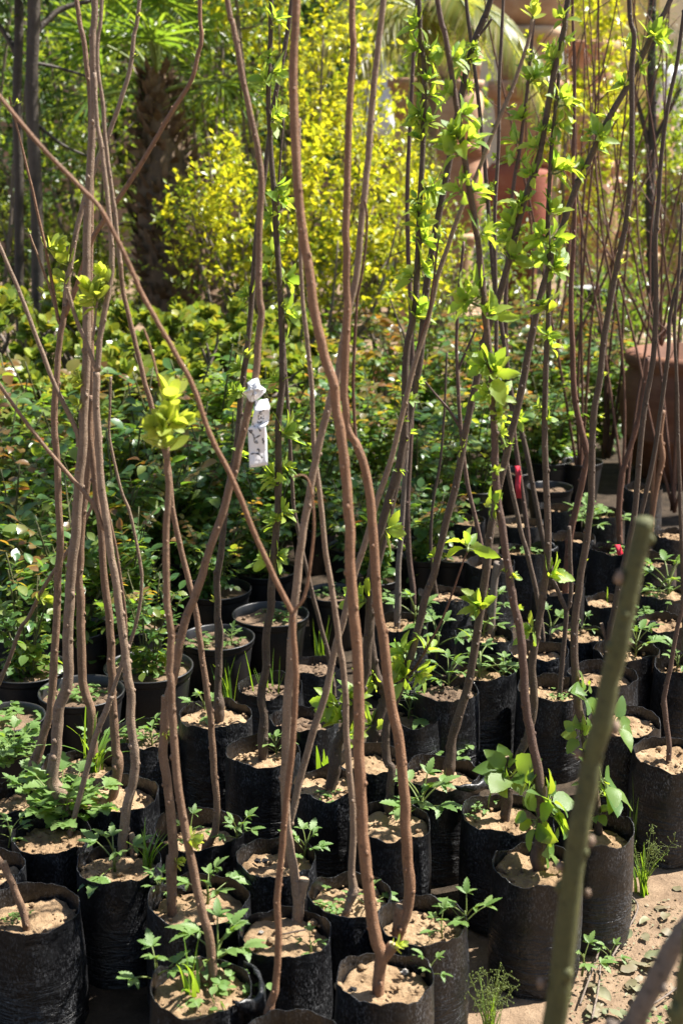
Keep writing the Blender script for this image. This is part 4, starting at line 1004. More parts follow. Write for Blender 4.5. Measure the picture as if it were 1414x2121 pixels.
strokes = ['545,497 530,520 500,528 494,545 508,552 526,546', '490,566 482,592 492,612 512,594 514,576', '512,594 530,604 546,604 548,598', '540,566 541,580', '474,634 488,660 514,642 518,630', '418,652 424,686 440,694 450,700 452,716',
           '463,694 484,718 508,750', '374,738 384,764 402,760 408,746 394,738 384,752 396,772 414,782 428,808 432,830 458,824 506,798', '440,836 432,862 446,882 468,888 466,868 448,862', '540,832 528,854 546,868 540,904', '538,850 548,872 532,890',
           '468,972 486,958 492,984 476,1010 440,1016 394,1022', '476,1012 504,1036 532,1066', '440,400 430,455']
WD = [15, 13, 11, 10, 15, 9, 17, 14, 13, 14, 12, 15, 19, 14]
mb = MB()
def inv(cx, cy):
    best = None
    for i in range(129):
        v = i / 128 * (len(Lf) - 1.0001); k = int(v); t = v - k
        l = Vector(Lf[k]) * (1 - t) + Vector(Lf[k + 1]) * t; r = Vector(Rt[k]) * (1 - t) + Vector(Rt[k + 1]) * t
        d = r - l; u = max(0.02, min(.98, ((Vector((cx, cy)) - l).dot(d)) / d.length_squared)); e = (l + d * u - Vector((cx, cy))).length
        if best is None or e < best[0]: best = (e, u, v)
    return best[1], best[2]
for s_, w_ in zip(strokes, WD):
    P = [tag_pt(*inv(*q)) + Vector((0, -.0016, 0)) for q in pts_of(s_)]
    hw = px(tb, w_ * 250 / 1414) / 2
    if len(P) > 2: P, RR = spline(P, [hw] * len(P), 4)
    else: RR = [hw] * len(P)
    vs = []; fs = []
    for i, q in enumerate(P):
        t = (P[min(i + 1, len(P) - 1)] - P[max(i - 1, 0)]).normalized(); sd = t.cross(Vector((0, 1, 0))).normalized() * RR[i] * (.75 + .35 * math.sin(i * 1.1))
        vs += [q - sd, q + sd]
    for i in range(len(P) - 1): fs.append((2 * i, 2 * i + 1, 2 * i + 3, 2 * i + 2))
    mb.add(vs, fs)
mb.build('handwriting', M['ink'], root, smooth=False)
def ribbon(pts, w, Y, m, label):
    q = pts_of(pts); p0 = at_y(q[0][0], q[0][1], Y); mb = MB(); vs = []; fs = []
    for i, a in enumerate(q):
        for s in (-1, 0, 1): vs.append(at_y(a[0] + s * w / 2, a[1], Y + .015 * math.sin(i * 1.9 + s)) - p0)
    for i in range(len(q) - 1):
        for j in (0, 1): fs.append((i * 3 + j, i * 3 + j + 1, i * 3 + j + 4, i * 3 + j + 3))
    mb.add(vs, fs); o = mb.build('ribbon', M[m], None, True, p0); md = o.modifiers.new('t', 'SOLIDIFY'); md.thickness = .001
    tag(o, label, 'ribbon'); return o
Yr = at_z(1093, 1148, SOILZ).y - .03
ribbon('1070,965 1073,985 1071,1005 1074,1032', 11, Yr, 'red_plastic', 'bright red ribbon hanging among the far stems, right of centre')
Yr = at_z(1281, 1140, SOILZ).y - .12
ribbon('1277,1128 1284,1148 1279,1170 1282,1200', 13, Yr, 'red_plastic', 'pinkish red ribbon left of the blurred green stick')
# ------------------------------------------------------------------ shrubs behind
def rose_src(seed, red=.3):
    R = random.Random(seed); cane = MB(); fol = MB(); sh = MB(); H = R.uniform(.50, .62)
    for i in range(R.randint(7, 9)):
        a = i * 2.4 + R.uniform(-.5, .5); sp = R.uniform(.10, .30); top = H * R.uniform(.65, 1.1)
        P = [Vector((.02 * math.cos(a), .02 * math.sin(a), -.1)), Vector((sp * .35 * math.cos(a), sp * .35 * math.sin(a), top * .4)), Vector((sp * math.cos(a + .3), sp * math.sin(a + .3), top))]
        S, RR = spline(P, [.006, .005, .003], 5); tube(cane, S, RR, 6)
        for k in range(13):
            t = R.uniform(.08, 1) ** .8; o = S[min(int(t * (len(S) - 1)), len(S) - 1)]
            d = (rdir(R, -.2, .8)); L = R.uniform(.06, .11); e = o + d * L
            isred = t > .85 and R.random() < red
            tube(cane, [o, e], [.0014, .001], 4, 0, False)
            sd = d.cross(Vector((0, 0, 1))).normalized(); up = Vector((0, 0, 1)) + rdir(R) * .5
            for (tt, m) in ((1, 0), (.75, 1), (.75, -1), (.4, 1.2), (.4, -1.2)):
                dd = d * math.cos(m) + sd * math.sin(m) + Vector((0, 0, R.uniform(-.4, .1))); ll = R.uniform(.042, .068) * (1.1 if m == 0 else .9)
                leaf(fol, o + d * L * tt, dd, up, ll, ll * R.uniform(.6, .75), 4, R.uniform(0, .4), R.uniform(.05, .35), 0, .9, 1 if isred else 0)
    return [Src(cane, 'cane', [M['bark_moss']]), Src(fol, 'foliage', [M['leaf_rose'], M['leaf_rosered']])]
ROSE = [rose_src(i * 13 + 1, .35) for i in range(4)]; ROSER = [rose_src(i * 17 + 2, .8) for i in range(3)]
def place(parts, x, Y, z, label, name, cat, sc=1.0, group=None, seed=0):
    R = random.Random(hash_(label) + seed); p = at_y(x, 900, Y); p = Vector((p.x, Y, z))
    root = thing(name, label, cat, p, R.uniform(0, 6.28), group); root.scale = (sc, sc, sc * R.uniform(.9, 1.1))
    for s in parts: obj_of(s, root)
    return root
rosesL = [
 (15, 4.35, .9, 'low rose bush at the left edge above the left plastic pots'), (120, 4.5, .9, 'rose bush between the two left trunks above the grass spray pot'), (225, 4.55, .9, 'rose bush behind the thin split twig at left'),
 (330, 4.75, .75, 'blue-green rose bush right behind the wide shaded pot'), (-30, 4.9, 1, 'rose bush cut off by the left edge, second row'), (70, 4.95, 1, 'rose bush under the low dark branch at left'), (190, 5.0, 1, 'rose bush behind the slim brown trunk group'),
 (285, 5.05, 1, 'rose bush seen right of the curved thin twig'), (390, 5.1, 1, 'rose bush between the leaf-tuft sapling and the tag sapling'), (480, 5.2, .85, 'rose bush with big dark leaves below the paper tag'), (555, 5.35, .8, 'rose bush behind the dark tufted sapling, below the tag height'),
 (30, 5.5, 1.05, 'rose bush with orange tips at the left edge, third row'), (140, 5.5, 1.05, 'rose bush with reddish tips between the left trunks, third row'), (250, 5.55, 1.05, 'rose bush with an orange shoot standing up beside the thin twig tip'), (350, 5.6, 1.05, 'rose bush behind the bright leaf tuft'),
 (450, 5.7, 1.05, 'rose bush just left of the paper tag'), (545, 5.8, 1, 'rose bush just right of the paper tag'), (630, 5.7, .9, 'rose bush seen between the pale crossing trunks, centre')]
for i, (x, Y, s, l) in enumerate(rosesL): place(ROSE[i % 4] if 'orange' not in l and 'reddish' not in l else ROSER[i % 3], x, Y, .16, l, 'rose_bush', 'rose bush', s, 'rose bushes behind the left pots')
rosesR = [(690, 6.2, .8, 'dark rose bush between the two thickest trunks, low in the back'), (770, 5.9, .7, 'low rose bush in shade behind the leaning long sapling, near its middle'), (905, 5.7, .7, 'dusky rose bush around the hair-thin far stem'), (850, 7.7, 1, 'far rose bush behind the dark tufted saplings, right of the small clay pot'), (910, 8.0, 1, 'far rose bush below the narrow cypress-like shrub'), (1090, 8.0, 1, 'far rose bush at the foot of the clay jar'), (1150, 6.5, .7, 'rose bush right behind the pot with dry leaves'), (1255, 7.2, .9, 'rose bush touching the left side of the large clay pot'), (700, 8.0, 1, 'far rose bush under the golden privet, right of the thickest trunk'), (620, 6.3, .9, 'rose bush low behind the crossing pale trunks, centre'),
          (665, 6.9, .95, 'small rose bush behind the thickest trunk, back row'), (745, 7.1, .95, 'rose bush right of the thickest trunks, below the yellow hedge'), (800, 6.5, .85, 'dusky rose bush in front of the small clay pot'), (870, 6.9, 1, 'rose bush behind the leaning long sapling'),
          (930, 6.3, .85, 'dark rose bush between the dark leaning saplings'), (965, 7.3, 1, 'sunny rose bush behind the far branched stem'), (1040, 7.0, 1, 'red-tipped rose bush behind the crossing dark saplings'), (1100, 7.4, 1, 'orange-leaved rose bush below the clay jar'), (1165, 7.0, .95, 'sunlit rose bush left of the large clay pot'), (1215, 7.6, .9, 'rose bush behind the almost leafless sapling'),
          (720, 6.0, .7, 'low rose bush in shade right of the two thick trunks'), (1110, 6.3, .6, 'small rose bush among the dry-leaf pots'), (1030, 8.2, 1, 'far rose bush with yellow and orange leaves, upper row'), (1170, 8.4, 1, 'far rose bush with pale leaves beside the black sack')]
for i, (x, Y, s, l) in enumerate(rosesR): place(ROSER[i % 3] if i % 4 else ROSE[i % 4], x, Y, .12, l, 'rose_bush', 'rose bush', s, 'rose bushes in the middle distance')
for i, (k, s, l) in enumerate([('P1', .5, 'small rose bush planted in the wide shaded pot'), ('P4', .5, 'small rose bush planted in the pot with clover-like weeds'), ('P9', .6, 'small rose bush planted in the pot with the white scrap'), ('P8', .6, 'small rose bush planted in the pot with sunlit yellow soil'), ('P7', .6, 'small rose bush planted in the dark pot near the left edge'), ('P18', .8, 'rose bush planted in the hidden pot under the left bushes'),
      ('P12', .6, 'small rose bush planted in the pot right of the thick trunks'), ('P11', .7, 'rose bush planted in the shaded pot at centre'), ('P17', .8, 'rose bush planted in the pot between pale stems at the back'), ('P13', .6, 'small rose bush planted in the pot beside dark far stems'), ('P15', .7, 'rose bush planted in the pot of dry leaves'), ('P19', .8, 'rose bush planted in the pot under the dusky roses'), ('P21', .8, 'rose bush planted in the pot behind the branched stem'), ('P23', .6, 'small rose bush planted in the pot between the thickest trunks'), ('P25', .8, 'rose bush planted in the pot left of the tag sapling'), ('P26', .8, 'rose bush planted in the pot below the paper tag')]):
    p = BAGS[k][0]; root = thing('rose_bush', l, 'rose bush', (p.x, p.y, .172), i * 1.9, 'roses planted in plastic pots'); root.scale = (s, s, s * 1.05)
    for q in ROSE[i % 4]: obj_of(q, root)
def jade_src(seed):
    R = random.Random(seed); br = MB(); fo = MB(); tips = []
    def grow(p, d, L, r, lev):
        e = p + d * L; tube(br, *spline([p, (p + e) * .5 + rdir(R) * L * .1, e], [r, r * .85, r * .7], 4), seg=7)
        if lev == 0: tips.append((e, d)); return
        for k in range(R.randint(2, 4)): grow(e, (d + rdir(R, -.3, .9) * .8).normalized(), L * R.uniform(.6, .9), r * .65, lev - 1)
    for k in range(5):
        a = k * 1.26; grow(Vector((0, 0, -.05)), Vector((.6 * math.cos(a), .6 * math.sin(a), R.uniform(.5, 1))).normalized(), R.uniform(.19, .28), .017, 2)
    for (e, d) in tips:
        for i in range(R.randint(8, 12)):
            a = i * 2.4; q = i / 10; pol = math.radians(80 - 60 * q)
            u = d.cross(Vector((.3, .2, .9))).normalized(); v = d.cross(u)
            dd = d * math.cos(pol) + (u * math.cos(a) + v * math.sin(a)) * math.sin(pol); L = R.uniform(.050, .072)
            o = e - d * .03 * (1 - q)
            leaf(fo, o, dd, d, L, L * .72, 6, R.uniform(-.3, .1), .15, 0, 1.35)
            leaf(fo, o - d * .005, dd, -d, L, L * .70, 6, -R.uniform(-.1, .2), .2, 0, 1.35)
    return [Src(br, 'branch', [M['bark_grey']]), Src(fo, 'foliage', [M['leaf_jade']])]
JADE = [jade_src(i * 9 + 4) for i in range(4)]
jades = [(-10, 6.2, .34, .9, 'jade plant with yellow-rimmed leaves cut by the left edge'), (75, 6.4, .30, 1, 'jade plant between the far left trunk and the thickest trunk'), (60, 6.9, .55, 1, 'upper jade plant at far left under the dark tree posts'), (165, 6.6, .40, 1, 'jade plant directly behind the left trunk bundle'),
         (255, 6.3, .36, 1.05, 'jade plant right of the trunk bundle, level with the leafy forks'), (262, 7.0, .46, 1, 'upper jade plant below the palm trunk with yellow tips'), (345, 6.5, .32, 1.05, 'large jade plant crossed by the slanting orange branch'), (430, 6.4, .40, 1.05, 'large-leaved jade plant left of the paper tag'),
         (425, 7.0, .36, .95, 'upper jade plant just right of the palm foot'), (500, 6.7, .45, 1, 'jade plant behind the tag sapling'), (560, 7.0, .45, .95, 'jade plant behind the dark tufted sapling'), (190, 5.95, .28, .8, 'small jade plant low behind the thin twig tip'), (640, 7.3, .35, .8, 'small jade plant seen between the centre trunks')]
for i, (x, Y, z, s, l) in enumerate(jades):
    z -= .10
    place(JADE[i % 4], x, Y, z, l, 'jade_plant', 'jade plant', s, 'jade plants behind the roses')
    p = at_y(x, 900, Y); mb = MB(); r = .13 * s
    lathe(mb, [(0, 0), (r * .72, 0), (r * .95, z * .88), (r * 1.06, z * .88), (r * 1.06, z), (r * .95, z), (r * .93, z - .03), (0, z - .035)], 28)
    o = mb.build('planter', M['terra_dark' if i % 2 else 'potplastic'], None, True, (p.x, Y, 0))
    tag(o, 'plain pot under the ' + l.replace('jade plant', 'jade', 1), 'plant pot', 'pots carrying the jade plants')
# ------------------------------------------------------------------ leafy shrubs and trees built from leaf clouds
def leaf_cloud(mb, R, ell, n, L, W, gaps=.15, zbias=.35, seg=2, shell=.55):
    """ell: list of (centre, (rx, ry, rz)); leaves sit in sprays around random points of the volume"""
    tot = sum(e[1][0] * e[1][1] * e[1][2] for e in ell)
    for c, r in ell:
        m = int(n * r[0] * r[1] * r[2] / tot); k = 0
        while k < m:
            d = rdir(R); q = shell + (1 - shell) * R.random() ** .5 if R.random() < .75 else R.random()
            o = Vector(c) + Vector((d.x * r[0], d.y * r[1], d.z * r[2])) * q
            if noise.noise(o * 2.6 / max(r) + Vector((7, 3, 1))) < -gaps: k += 1; continue
            tw = (d + Vector((0, 0, .6)) + rdir(R) * .6).normalized()
            for j in range(R.randint(4, 8)):
                oo = o + tw * (j * L * .35)
                dd = (tw * .5 + rdir(R) * .9 + Vector((0, 0, zbias * .3))).normalized()
                l = L * R.uniform(.6, 1.15)
                leaf(mb, oo, dd, Vector((0, 0, 1)) + rdir(R) * .7, l, l * W, seg, R.uniform(-.1, .4), R.uniform(.0, .4), 0, .9); k += 1
def shrub(label, x, Y, ell, n, L, W, m, name='shrub', cat='shrub', trunks=3, tw=.02, bk='bark_grey', gaps=.15, group=None, z0=0, shell=.55, spread=.25):
    p = at_y(x, 900, Y); R = random.Random(hash_(label)); root = thing(name, label, cat, (p.x, Y, z0), 0, group)
    mb = MB(); leaf_cloud(mb, R, ell, n, L, W, gaps, shell=shell); mb.build('foliage' if name != 'tree' else 'crown', M[m], root)
    for k in range(trunks):
        ms = MB()
        c, r = ell[k % len(ell)]; a = R.uniform(0, 6.28)
        e = Vector(c) + Vector((R.uniform(-.6, .6) * r[0], R.uniform(-.6, .6) * r[1], R.uniform(.0, .5) * r[2]))
        b = Vector((R.uniform(-spread, spread) * .4, R.uniform(-.1, .1), -.02)); mid = b * .4 + e * .6 + rdir(R) * .08; mid.z = (b.z + e.z) * .5
        S, RR = spline([b, b + Vector((0, 0, .25)), mid, e], [tw, tw * .9, tw * .7, tw * .3], 5); tube(ms, S, RR, 8, 0, True, .1, k)
        for j in range(3):
            o = S[-3 - j * 3]; ee = o + rdir(R, 0, 1) * r[0] * .6; tube(ms, [o, (o + ee) * .5 + rdir(R) * .03, ee], [tw * .4, tw * .3, tw * .15], 6)
        ms.build('stem' if name != 'tree' else 'trunk', M[bk], root)
    return root
shrub('golden privet with a rounded bright yellow top, centre', 610, 8.0, [((0, 0, 1.22), (.60, .42, .48)), ((.35, -.1, 1.05), (.40, .33, .40)), ((-.38, 0, 1.15), (.34, .33, .38))], 5000, .05, .55, 'leaf_gold', 'golden_privet', 'shrub', 9, .014, group='golden privet hedge', gaps=-.02)
shrub('taller golden privet rising out of the top of the picture', 620, 8.7, [((0, 0, 2.1), (.36, .36, .75)), ((-.2, 0, 2.6), (.32, .32, .5)), ((.28, .1, 1.9), (.28, .26, .55))], 3900, .052, .55, 'leaf_gold', 'golden_privet', 'shrub', 6, .016, group='golden privet hedge', gaps=-.04)
shrub('shaded green privet below and left of the yellow tops', 520, 8.3, [((0, 0, .95), (.55, .3, .50)), ((.55, .1, .8), (.45, .3, .4))], 3800, .046, .55, 'leaf_goldgreen', 'green_privet', 'shrub', 10, .014, gaps=-.05)
shrub('yellow-green privet at the hedge end beside the clay pots', 815, 8.4, [((0, 0, 1.0), (.30, .3, .55)), ((-.1, 0, 1.5), (.22, .25, .4))], 3000, .046, .55, 'leaf_gold', 'golden_privet', 'shrub', 5, .012, group='golden privet hedge')
shrub('narrow bright green cypress-like shrub right of the hedge', 842, 9.4, [((0, 0, 1.1), (.20, .2, .6))], 3500, .03, .18, 'leaf_goldgreen', 'narrow_shrub', 'shrub', 2, .02)
shrub('fresh green bush low among the crossing dark saplings', 985, 8.9, [((0, 0, .65), (.38, .3, .55))], 2600, .05, .45, 'leaf_tree', 'low_bush', 'shrub', 4, .012)
# trees and shrubs of the left background
shrub('leafy shrub with sunlit yellow flecks left of the palm', 170, 10.0, [((0, 0, 1.5), (.75, .5, .9)), ((-.3, 0, 2.4), (.6, .5, .7))], 6500, .06, .45, 'leaf_tree', 'background_shrub', 'shrub', 6, .02, gaps=.05)
shrub('leafy shrub between the palm and the tall privet', 455, 9.8, [((0, 0, 1.7), (.5, .4, 1.0)), ((.1, 0, 2.6), (.5, .4, .6))], 4500, .06, .45, 'leaf_tree', 'background_shrub', 'shrub', 7, .022, gaps=.05)
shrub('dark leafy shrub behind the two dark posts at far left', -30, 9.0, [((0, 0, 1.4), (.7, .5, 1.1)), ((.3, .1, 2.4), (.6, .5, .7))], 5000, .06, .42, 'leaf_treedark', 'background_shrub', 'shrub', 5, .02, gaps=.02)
shrub('dusky low shrub around the foot of the palm', 300, 9.6, [((0, .1, .42), (.9, .3, .42)), ((-.7, .1, .6), (.6, .4, .5))], 4500, .055, .45, 'leaf_tree', 'background_shrub', 'shrub', 5, .018, gaps=.02)
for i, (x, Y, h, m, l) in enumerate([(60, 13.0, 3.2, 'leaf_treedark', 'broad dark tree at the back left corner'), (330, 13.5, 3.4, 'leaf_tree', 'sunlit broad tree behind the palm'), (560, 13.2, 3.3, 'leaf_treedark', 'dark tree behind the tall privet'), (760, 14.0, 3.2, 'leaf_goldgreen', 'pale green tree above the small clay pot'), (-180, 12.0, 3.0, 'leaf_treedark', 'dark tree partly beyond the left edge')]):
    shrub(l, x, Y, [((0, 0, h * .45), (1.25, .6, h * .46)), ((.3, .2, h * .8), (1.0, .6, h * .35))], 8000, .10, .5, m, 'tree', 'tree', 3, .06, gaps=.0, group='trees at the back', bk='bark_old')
shrub('yellow-leaved shrub between the clay pot stacks, upper right', 1165, 10.6, [((0, 0, 2.0), (.28, .3, 1.0))], 2200, .085, .42, 'leaf_gold', 'yellow_shrub', 'shrub', 3, .015)
shrub('yellow-green leafy shrub between the tan urns, upper right', 1290, 11.0, [((0, 0, 1.5), (.30, .3, .9))], 1600, .08, .42, 'leaf_goldgreen', 'yellow_shrub', 'shrub', 2, .015)
shrub('pale thin reed-like shrub before the clay pots at right', 1230, 10.0, [((0, 0, .9), (.35, .3, .6))], 1800, .07, .1, 'leaf_goldgreen', 'reedy_shrub', 'shrub', 6, .008)
shrub('fresh green plants on the ground beside the black sack', 1265, 8.6, [((0, 0, .45), (.35, .3, .35))], 1600, .09, .2, 'leaf_palm', 'low_bush', 'shrub', 2, .01)
shrub('dark drooping conifer in the top right corner', 1400, 8.2, [((.1, 0, 2.25), (.40, .4, .55)), ((.3, 0, 2.8), (.6, .5, .5))], 5200, .07, .07, 'leaf_treedark', 'tree', 'tree', 1, .05, gaps=.0, bk='bark_old', spread=0)
shrub('pale-leaved shrub at the far right between pot and wall', 1390, 10.5, [((0, 0, 1.2), (.4, .3, .5))], 1800, .06, .4, 'leaf_tree', 'background_shrub', 'shrub', 3, .012)
def post_tree(label, pts, w, Y, limbs, crown, n, m):
    pp = pts_of(pts); p0 = at_y(pp[0][0], pp[0][1], Y); base = Vector((p0.x, Y, 0)); root = thing('tree', label, 'tree', base, 0, 'dark trees at left')
    P = [Vector((0, 0, -.02))] + [at_y(a[0], a[1], Y) - base for a in pp]; P.append(P[-1] + Vector((.02, 0, .8)))
    mb = MB(); S, RR = spline(P, [px(base + q, w) / 2 for q in P], 5); tube(mb, S, RR, 10, 0, True, .12, Y); t = mb.build('trunk', M['bark_old'], root)
    for lp, lw in limbs:
        q = pts_of(lp); Q = [at_y(a[0], a[1], Y + .05 * i) - base for i, a in enumerate(q)]; mb = MB(); S, RR = spline(Q, [px(base, lw) / 2 * (1 - .6 * i / len(Q)) for i in range(len(Q))], 4); tube(mb, S, RR, 7, 0, True, .15, lw); mb.build('limb', M['bark_old'], root)
    mb = MB(); leaf_cloud(mb, random.Random(n), crown, n, .065, .45, .05); mb.build('crown', M[m], root)
post_tree('dark straight tree trunk at the far left, left one of a pair', '42,640 40,400 36,200 40,0', 20, 7.6, [('40,120 5,60 -40,20', 14)], [((-.2, .3, 2.7), (.7, .6, .5))], 2600, 'leaf_treedark')
post_tree('dark forked tree trunk at the far left, right one of a pair', '80,660 76,400 66,200 70,60 70,0', 27, 7.4, [('68,75 95,45 130,18 190,0', 16), ('66,130 120,140 200,165', 8), ('70,250 130,300 200,330', 7)], [((.3, .3, 2.8), (.8, .6, .5))], 3000, 'leaf_tree')
# ------------------------------------------------------------------ palm
def frond_fan(seed, L=.55, n=26):
    R = random.Random(seed); a = MB(); b = MB(); pe = R.uniform(.35, .6)
    S, RR = spline([Vector((0, 0, 0)), Vector((pe * .5, 0, .03)), Vector((pe, 0, 0))], [.012, .009, .007], 4); tube(a, S, RR, 6)
    for i in range(n):
        t = (i / (n - 1) - .5) * 2; an = t * 2.2; d = Vector((math.cos(an), math.sin(an), R.uniform(-.1, .15)))
        leaf(b, Vector((pe, 0, 0)), d, Vector((0, 0, 1)), L * (1 - .35 * abs(t)) * R.uniform(.9, 1.05), .020, 5, R.uniform(.1, .5), .5, 0, .6)
    return [Src(a, 'petiole', [M['petiole']]), Src(b, 'blade', [M['leaf_palm']])]
p = at_y(385, 700, 9.0); base = Vector((p.x, 9.0, 0)); root = thing('palm_tree', 'palm tree with shaggy brown trunk and fan leaves, left background', 'palm tree', base)
mb = MB(); R = random.Random(8); prof = [(.17, -.02), (.19, .2), (.22, .6), (.24, 1.0), (.23, 1.25), (.17, 1.5), (.11, 1.75), (.07, 2.0)]
def prad(z):
    for (r0, z0), (r1, z1) in zip(prof, prof[1:]):
        if z0 <= z <= z1: return r0 + (r1 - r0) * (z - z0) / (z1 - z0)
    return .06
def lean(z): return -.07 * z
lathe(mb, [(r * .86, z) for r, z in prof], 20, 0)
mb.v = [Vector((v[0] + lean(v[2]), v[1], v[2])) for v in mb.v]
mb.build('trunk', M['palm_husk'], root)
mb = MB()
for i in range(900):
    z = R.uniform(.05, 2.0); a = R.uniform(0, 6.28); r = prad(z); o = Vector((lean(z) + .84 * r * math.cos(a), .84 * r * math.sin(a), z))
    leaf(mb, o, Vector((math.cos(a) * .8, math.sin(a) * .8, R.uniform(.1, 1.4))), Vector((math.cos(a), math.sin(a), 0)) + rdir(R) * .3, R.uniform(.05, .13), R.uniform(.03, .06), 3, R.uniform(-.2, .6), .3)
mb.build('husk', M['palm_husk'], root)
FR = [frond_fan(i * 3 + 1) for i in range(3)]
for i in range(15):
    a = i * 2.4; el = R.uniform(-.1, 1.25); f = FR[i % 3]; o = bpy.data.objects.new('frond', f[0].data); C.objects.link(o); o.parent = root
    o.location = (lean(1.9), 0, 1.85 + .12 * el); o.rotation_euler = (R.uniform(-.4, .4), -el, a); o.scale = (1.15,) * 3
    obj_of(f[1], o, 'leaf_fan')
# pale palm arching over the clay pots
p = at_y(885, 60, 10.2); base = Vector((p.x, 10.2, 0)); root = thing('palm_tree', 'young palm with yellowish arching fronds in front of the clay pots', 'palm tree', base)
mb = MB(); lathe(mb, [(.09, 0), (.10, .6), (.08, 1.6), (.06, 2.35), (.03, 2.5)], 14, 0, wob=.2); mb.build('trunk', M['palm_husk'], root)
for i in range(13):
    a = i * 2.4 + .3; hd = Vector((math.cos(a), math.sin(a) * .6, 0)); L = R.uniform(.85, 1.25); el = R.uniform(.35, 1.0)
    P = [Vector((0, 0, 2.4)) + hd * L * t * math.cos(el * .6) + Vector((0, 0, L * (math.sin(el) * t - 1.05 * t * t))) for t in (0, .25, .5, .75, 1)]
    S, RR = spline(P, [.012, .010, .008, .006, .003], 6); mb = MB(); tube(mb, S, RR, 5); fr = mb.build('frond', M['petiole'], root); ml = MB()
    for k in range(3, len(S)):
        t = (S[k] - S[k - 1]).normalized(); sd = t.cross(Vector((0, 0, 1))).normalized()
        for s in (-1, 1):
            for q in (0, .5): leaf(ml, S[k - 1].lerp(S[k], q), sd * s + t * .7 + Vector((0, 0, -.25)), Vector((0, 0, 1)), .34 * (1 - .5 * abs(k / len(S) - .4)), .018, 4, R.uniform(.2, .6), .3, 0, .7)
    ml.build('leaflet_row', M['leaf_palmgold'], fr)
# ------------------------------------------------------------------ clay pots
def clay(label, x, ybase, Y, wpx, prof, m, z=None, seg=40, group='clay pots stacked at the back'):
    p = at_y(x, ybase, Y); z0 = p.z if z is None else z; s = wpx / 2 * depth(p) / F; mb = MB()
    full = [(r * s, h * s) for r, h in prof]; th = .1 * s
    inner = [(max(full[-1][0] - th, .01), full[-1][1]), (max(full[-1][0] - th * 1.6, .01), full[-1][1] - .5 * s), (0.001, full[-1][1] - .55 * s)]
    lathe(mb, [(0.001, 0)] + full + inner, seg, 0, wob=.006, seed=x)
    o = mb.build('clay_pot', M[m], None, True, (p.x, Y, z0)); tag(o, label, 'clay pot', group); return o, z0 + full[-1][1]
URN = [(.62, 0), (.70, .05), (.92, .5), (1, .95), (.94, 1.25), (.86, 1.38), (.98, 1.42), (1.0, 1.55), (.97, 1.58)]
PLANTER = [(.68, 0), (.76, .6), (.86, 1.1), (.87, 1.12), (1.0, 1.13), (1.0, 1.38), (.97, 1.42)]
JAR = [(.8, 0), (.84, .05), (.93, .5), (.98, 1.2), (1, 1.9), (.97, 2.15), (.85, 2.25), (.84, 2.3)]
COL = [(1, 0), (1, .15), (.8, .25), (.74, .9), (.74, 1.8), (.86, 1.95), (.95, 2.05), (.95, 2.2)]
def stack(x, Y, items):
    """items: label, pixel width, pixel rows of foot and rim, profile, material, x shift"""
    for label, w, yb, yt, prof, m, dx in items:
        zb, zt = at_y(x, yb, Y).z, at_y(x, yt, Y).z; s = px(at_y(x, yb, Y), w) / 2; k = (zt - zb) / (prof[-1][1] * s)
        clay(label, x + dx, 600, Y, w, [(r, h * k) for r, h in prof], m, zb)
stack(1072, 12.2, [('brown clay pedestal at the bottom of the middle stack', 84, 690, 500, COL, 'terra_dark', 6), ('dull red cylinder jar in the middle stack', 134, 500, 340, JAR, 'terra_red', -6), ('wide brown clay planter above the dull red jar', 168, 340, 172, PLANTER, 'terracotta', 10),
  ('second wide pale clay planter of the middle stack', 148, 172, 62, PLANTER, 'terra_pale', 2), ('topmost sunlit clay planter of the middle stack', 178, 62, -60, URN, 'terracotta', 6)])
stack(1205, 12.8, [('tan clay pedestal behind the red stems', 100, 660, 520, COL, 'terra_pale', 0), ('tan clay urn behind the red stems', 135, 520, 335, URN, 'terracotta', 6), ('upper tan clay urn behind the red stems', 120, 335, 200, URN, 'terra_pale', 0), ('small orange clay pot on the upper tan urn', 110, 200, 90, PLANTER, 'terracotta', -3)])
stack(842, 11.5, [('low clay pedestal behind the hedge end', 60, 720, 520, COL, 'terracotta', 0), ('tall clay jar behind the hedge end', 66, 520, 250, JAR, 'terra_pale', 2), ('orange clay pot left of the middle stack', 88, 250, 165, PLANTER, 'terracotta', 0)])
stack(940, 13.0, [('far clay pedestal behind the leafy saplings', 100, 660, 480, COL, 'terra_pale', 0), ('far clay urn behind the leafy saplings', 120, 480, 300, URN, 'terracotta', 5), ('far upper clay urn behind the leafy saplings', 110, 300, 170, URN, 'terra_pale', -4), ('far top clay planter behind the leafy saplings', 120, 170, 60, PLANTER, 'terra_pale', 0)])
stack(1320, 12.0, [('clay urn low behind the right stems', 130, 690, 520, URN, 'terra_pale', 0), ('clay planter behind the right stems', 125, 520, 380, PLANTER, 'terracotta', 0), ('tan upper clay urn behind the right stems', 115, 380, 240, URN, 'terracotta', 0)])
stack(1425, 11.0, [('pale clay jar at the right edge', 130, 650, 345, JAR, 'terra_pale', 0)])
clay('small clay pot on the path below the yellow hedge', 775, 780, 9.4, 62, PLANTER, 'terracotta', 0)
BIG = [(.60, 0), (.66, .05), (.82, .32), (.94, .70), (.955, .71), (.96, .80), (.945, .81), (1.0, 1.10), (1.01, 1.3), (.98, 1.52), (.91, 1.72), (.87, 1.80), (.94, 1.86), (.97, 1.95), (.95, 2.02), (.90, 2.05)]
o, zt = clay('large banded brown clay pot at the right edge behind the far bags', 1404, 985, 6.75, 256, BIG, 'terra_dark', 0, 56, None)
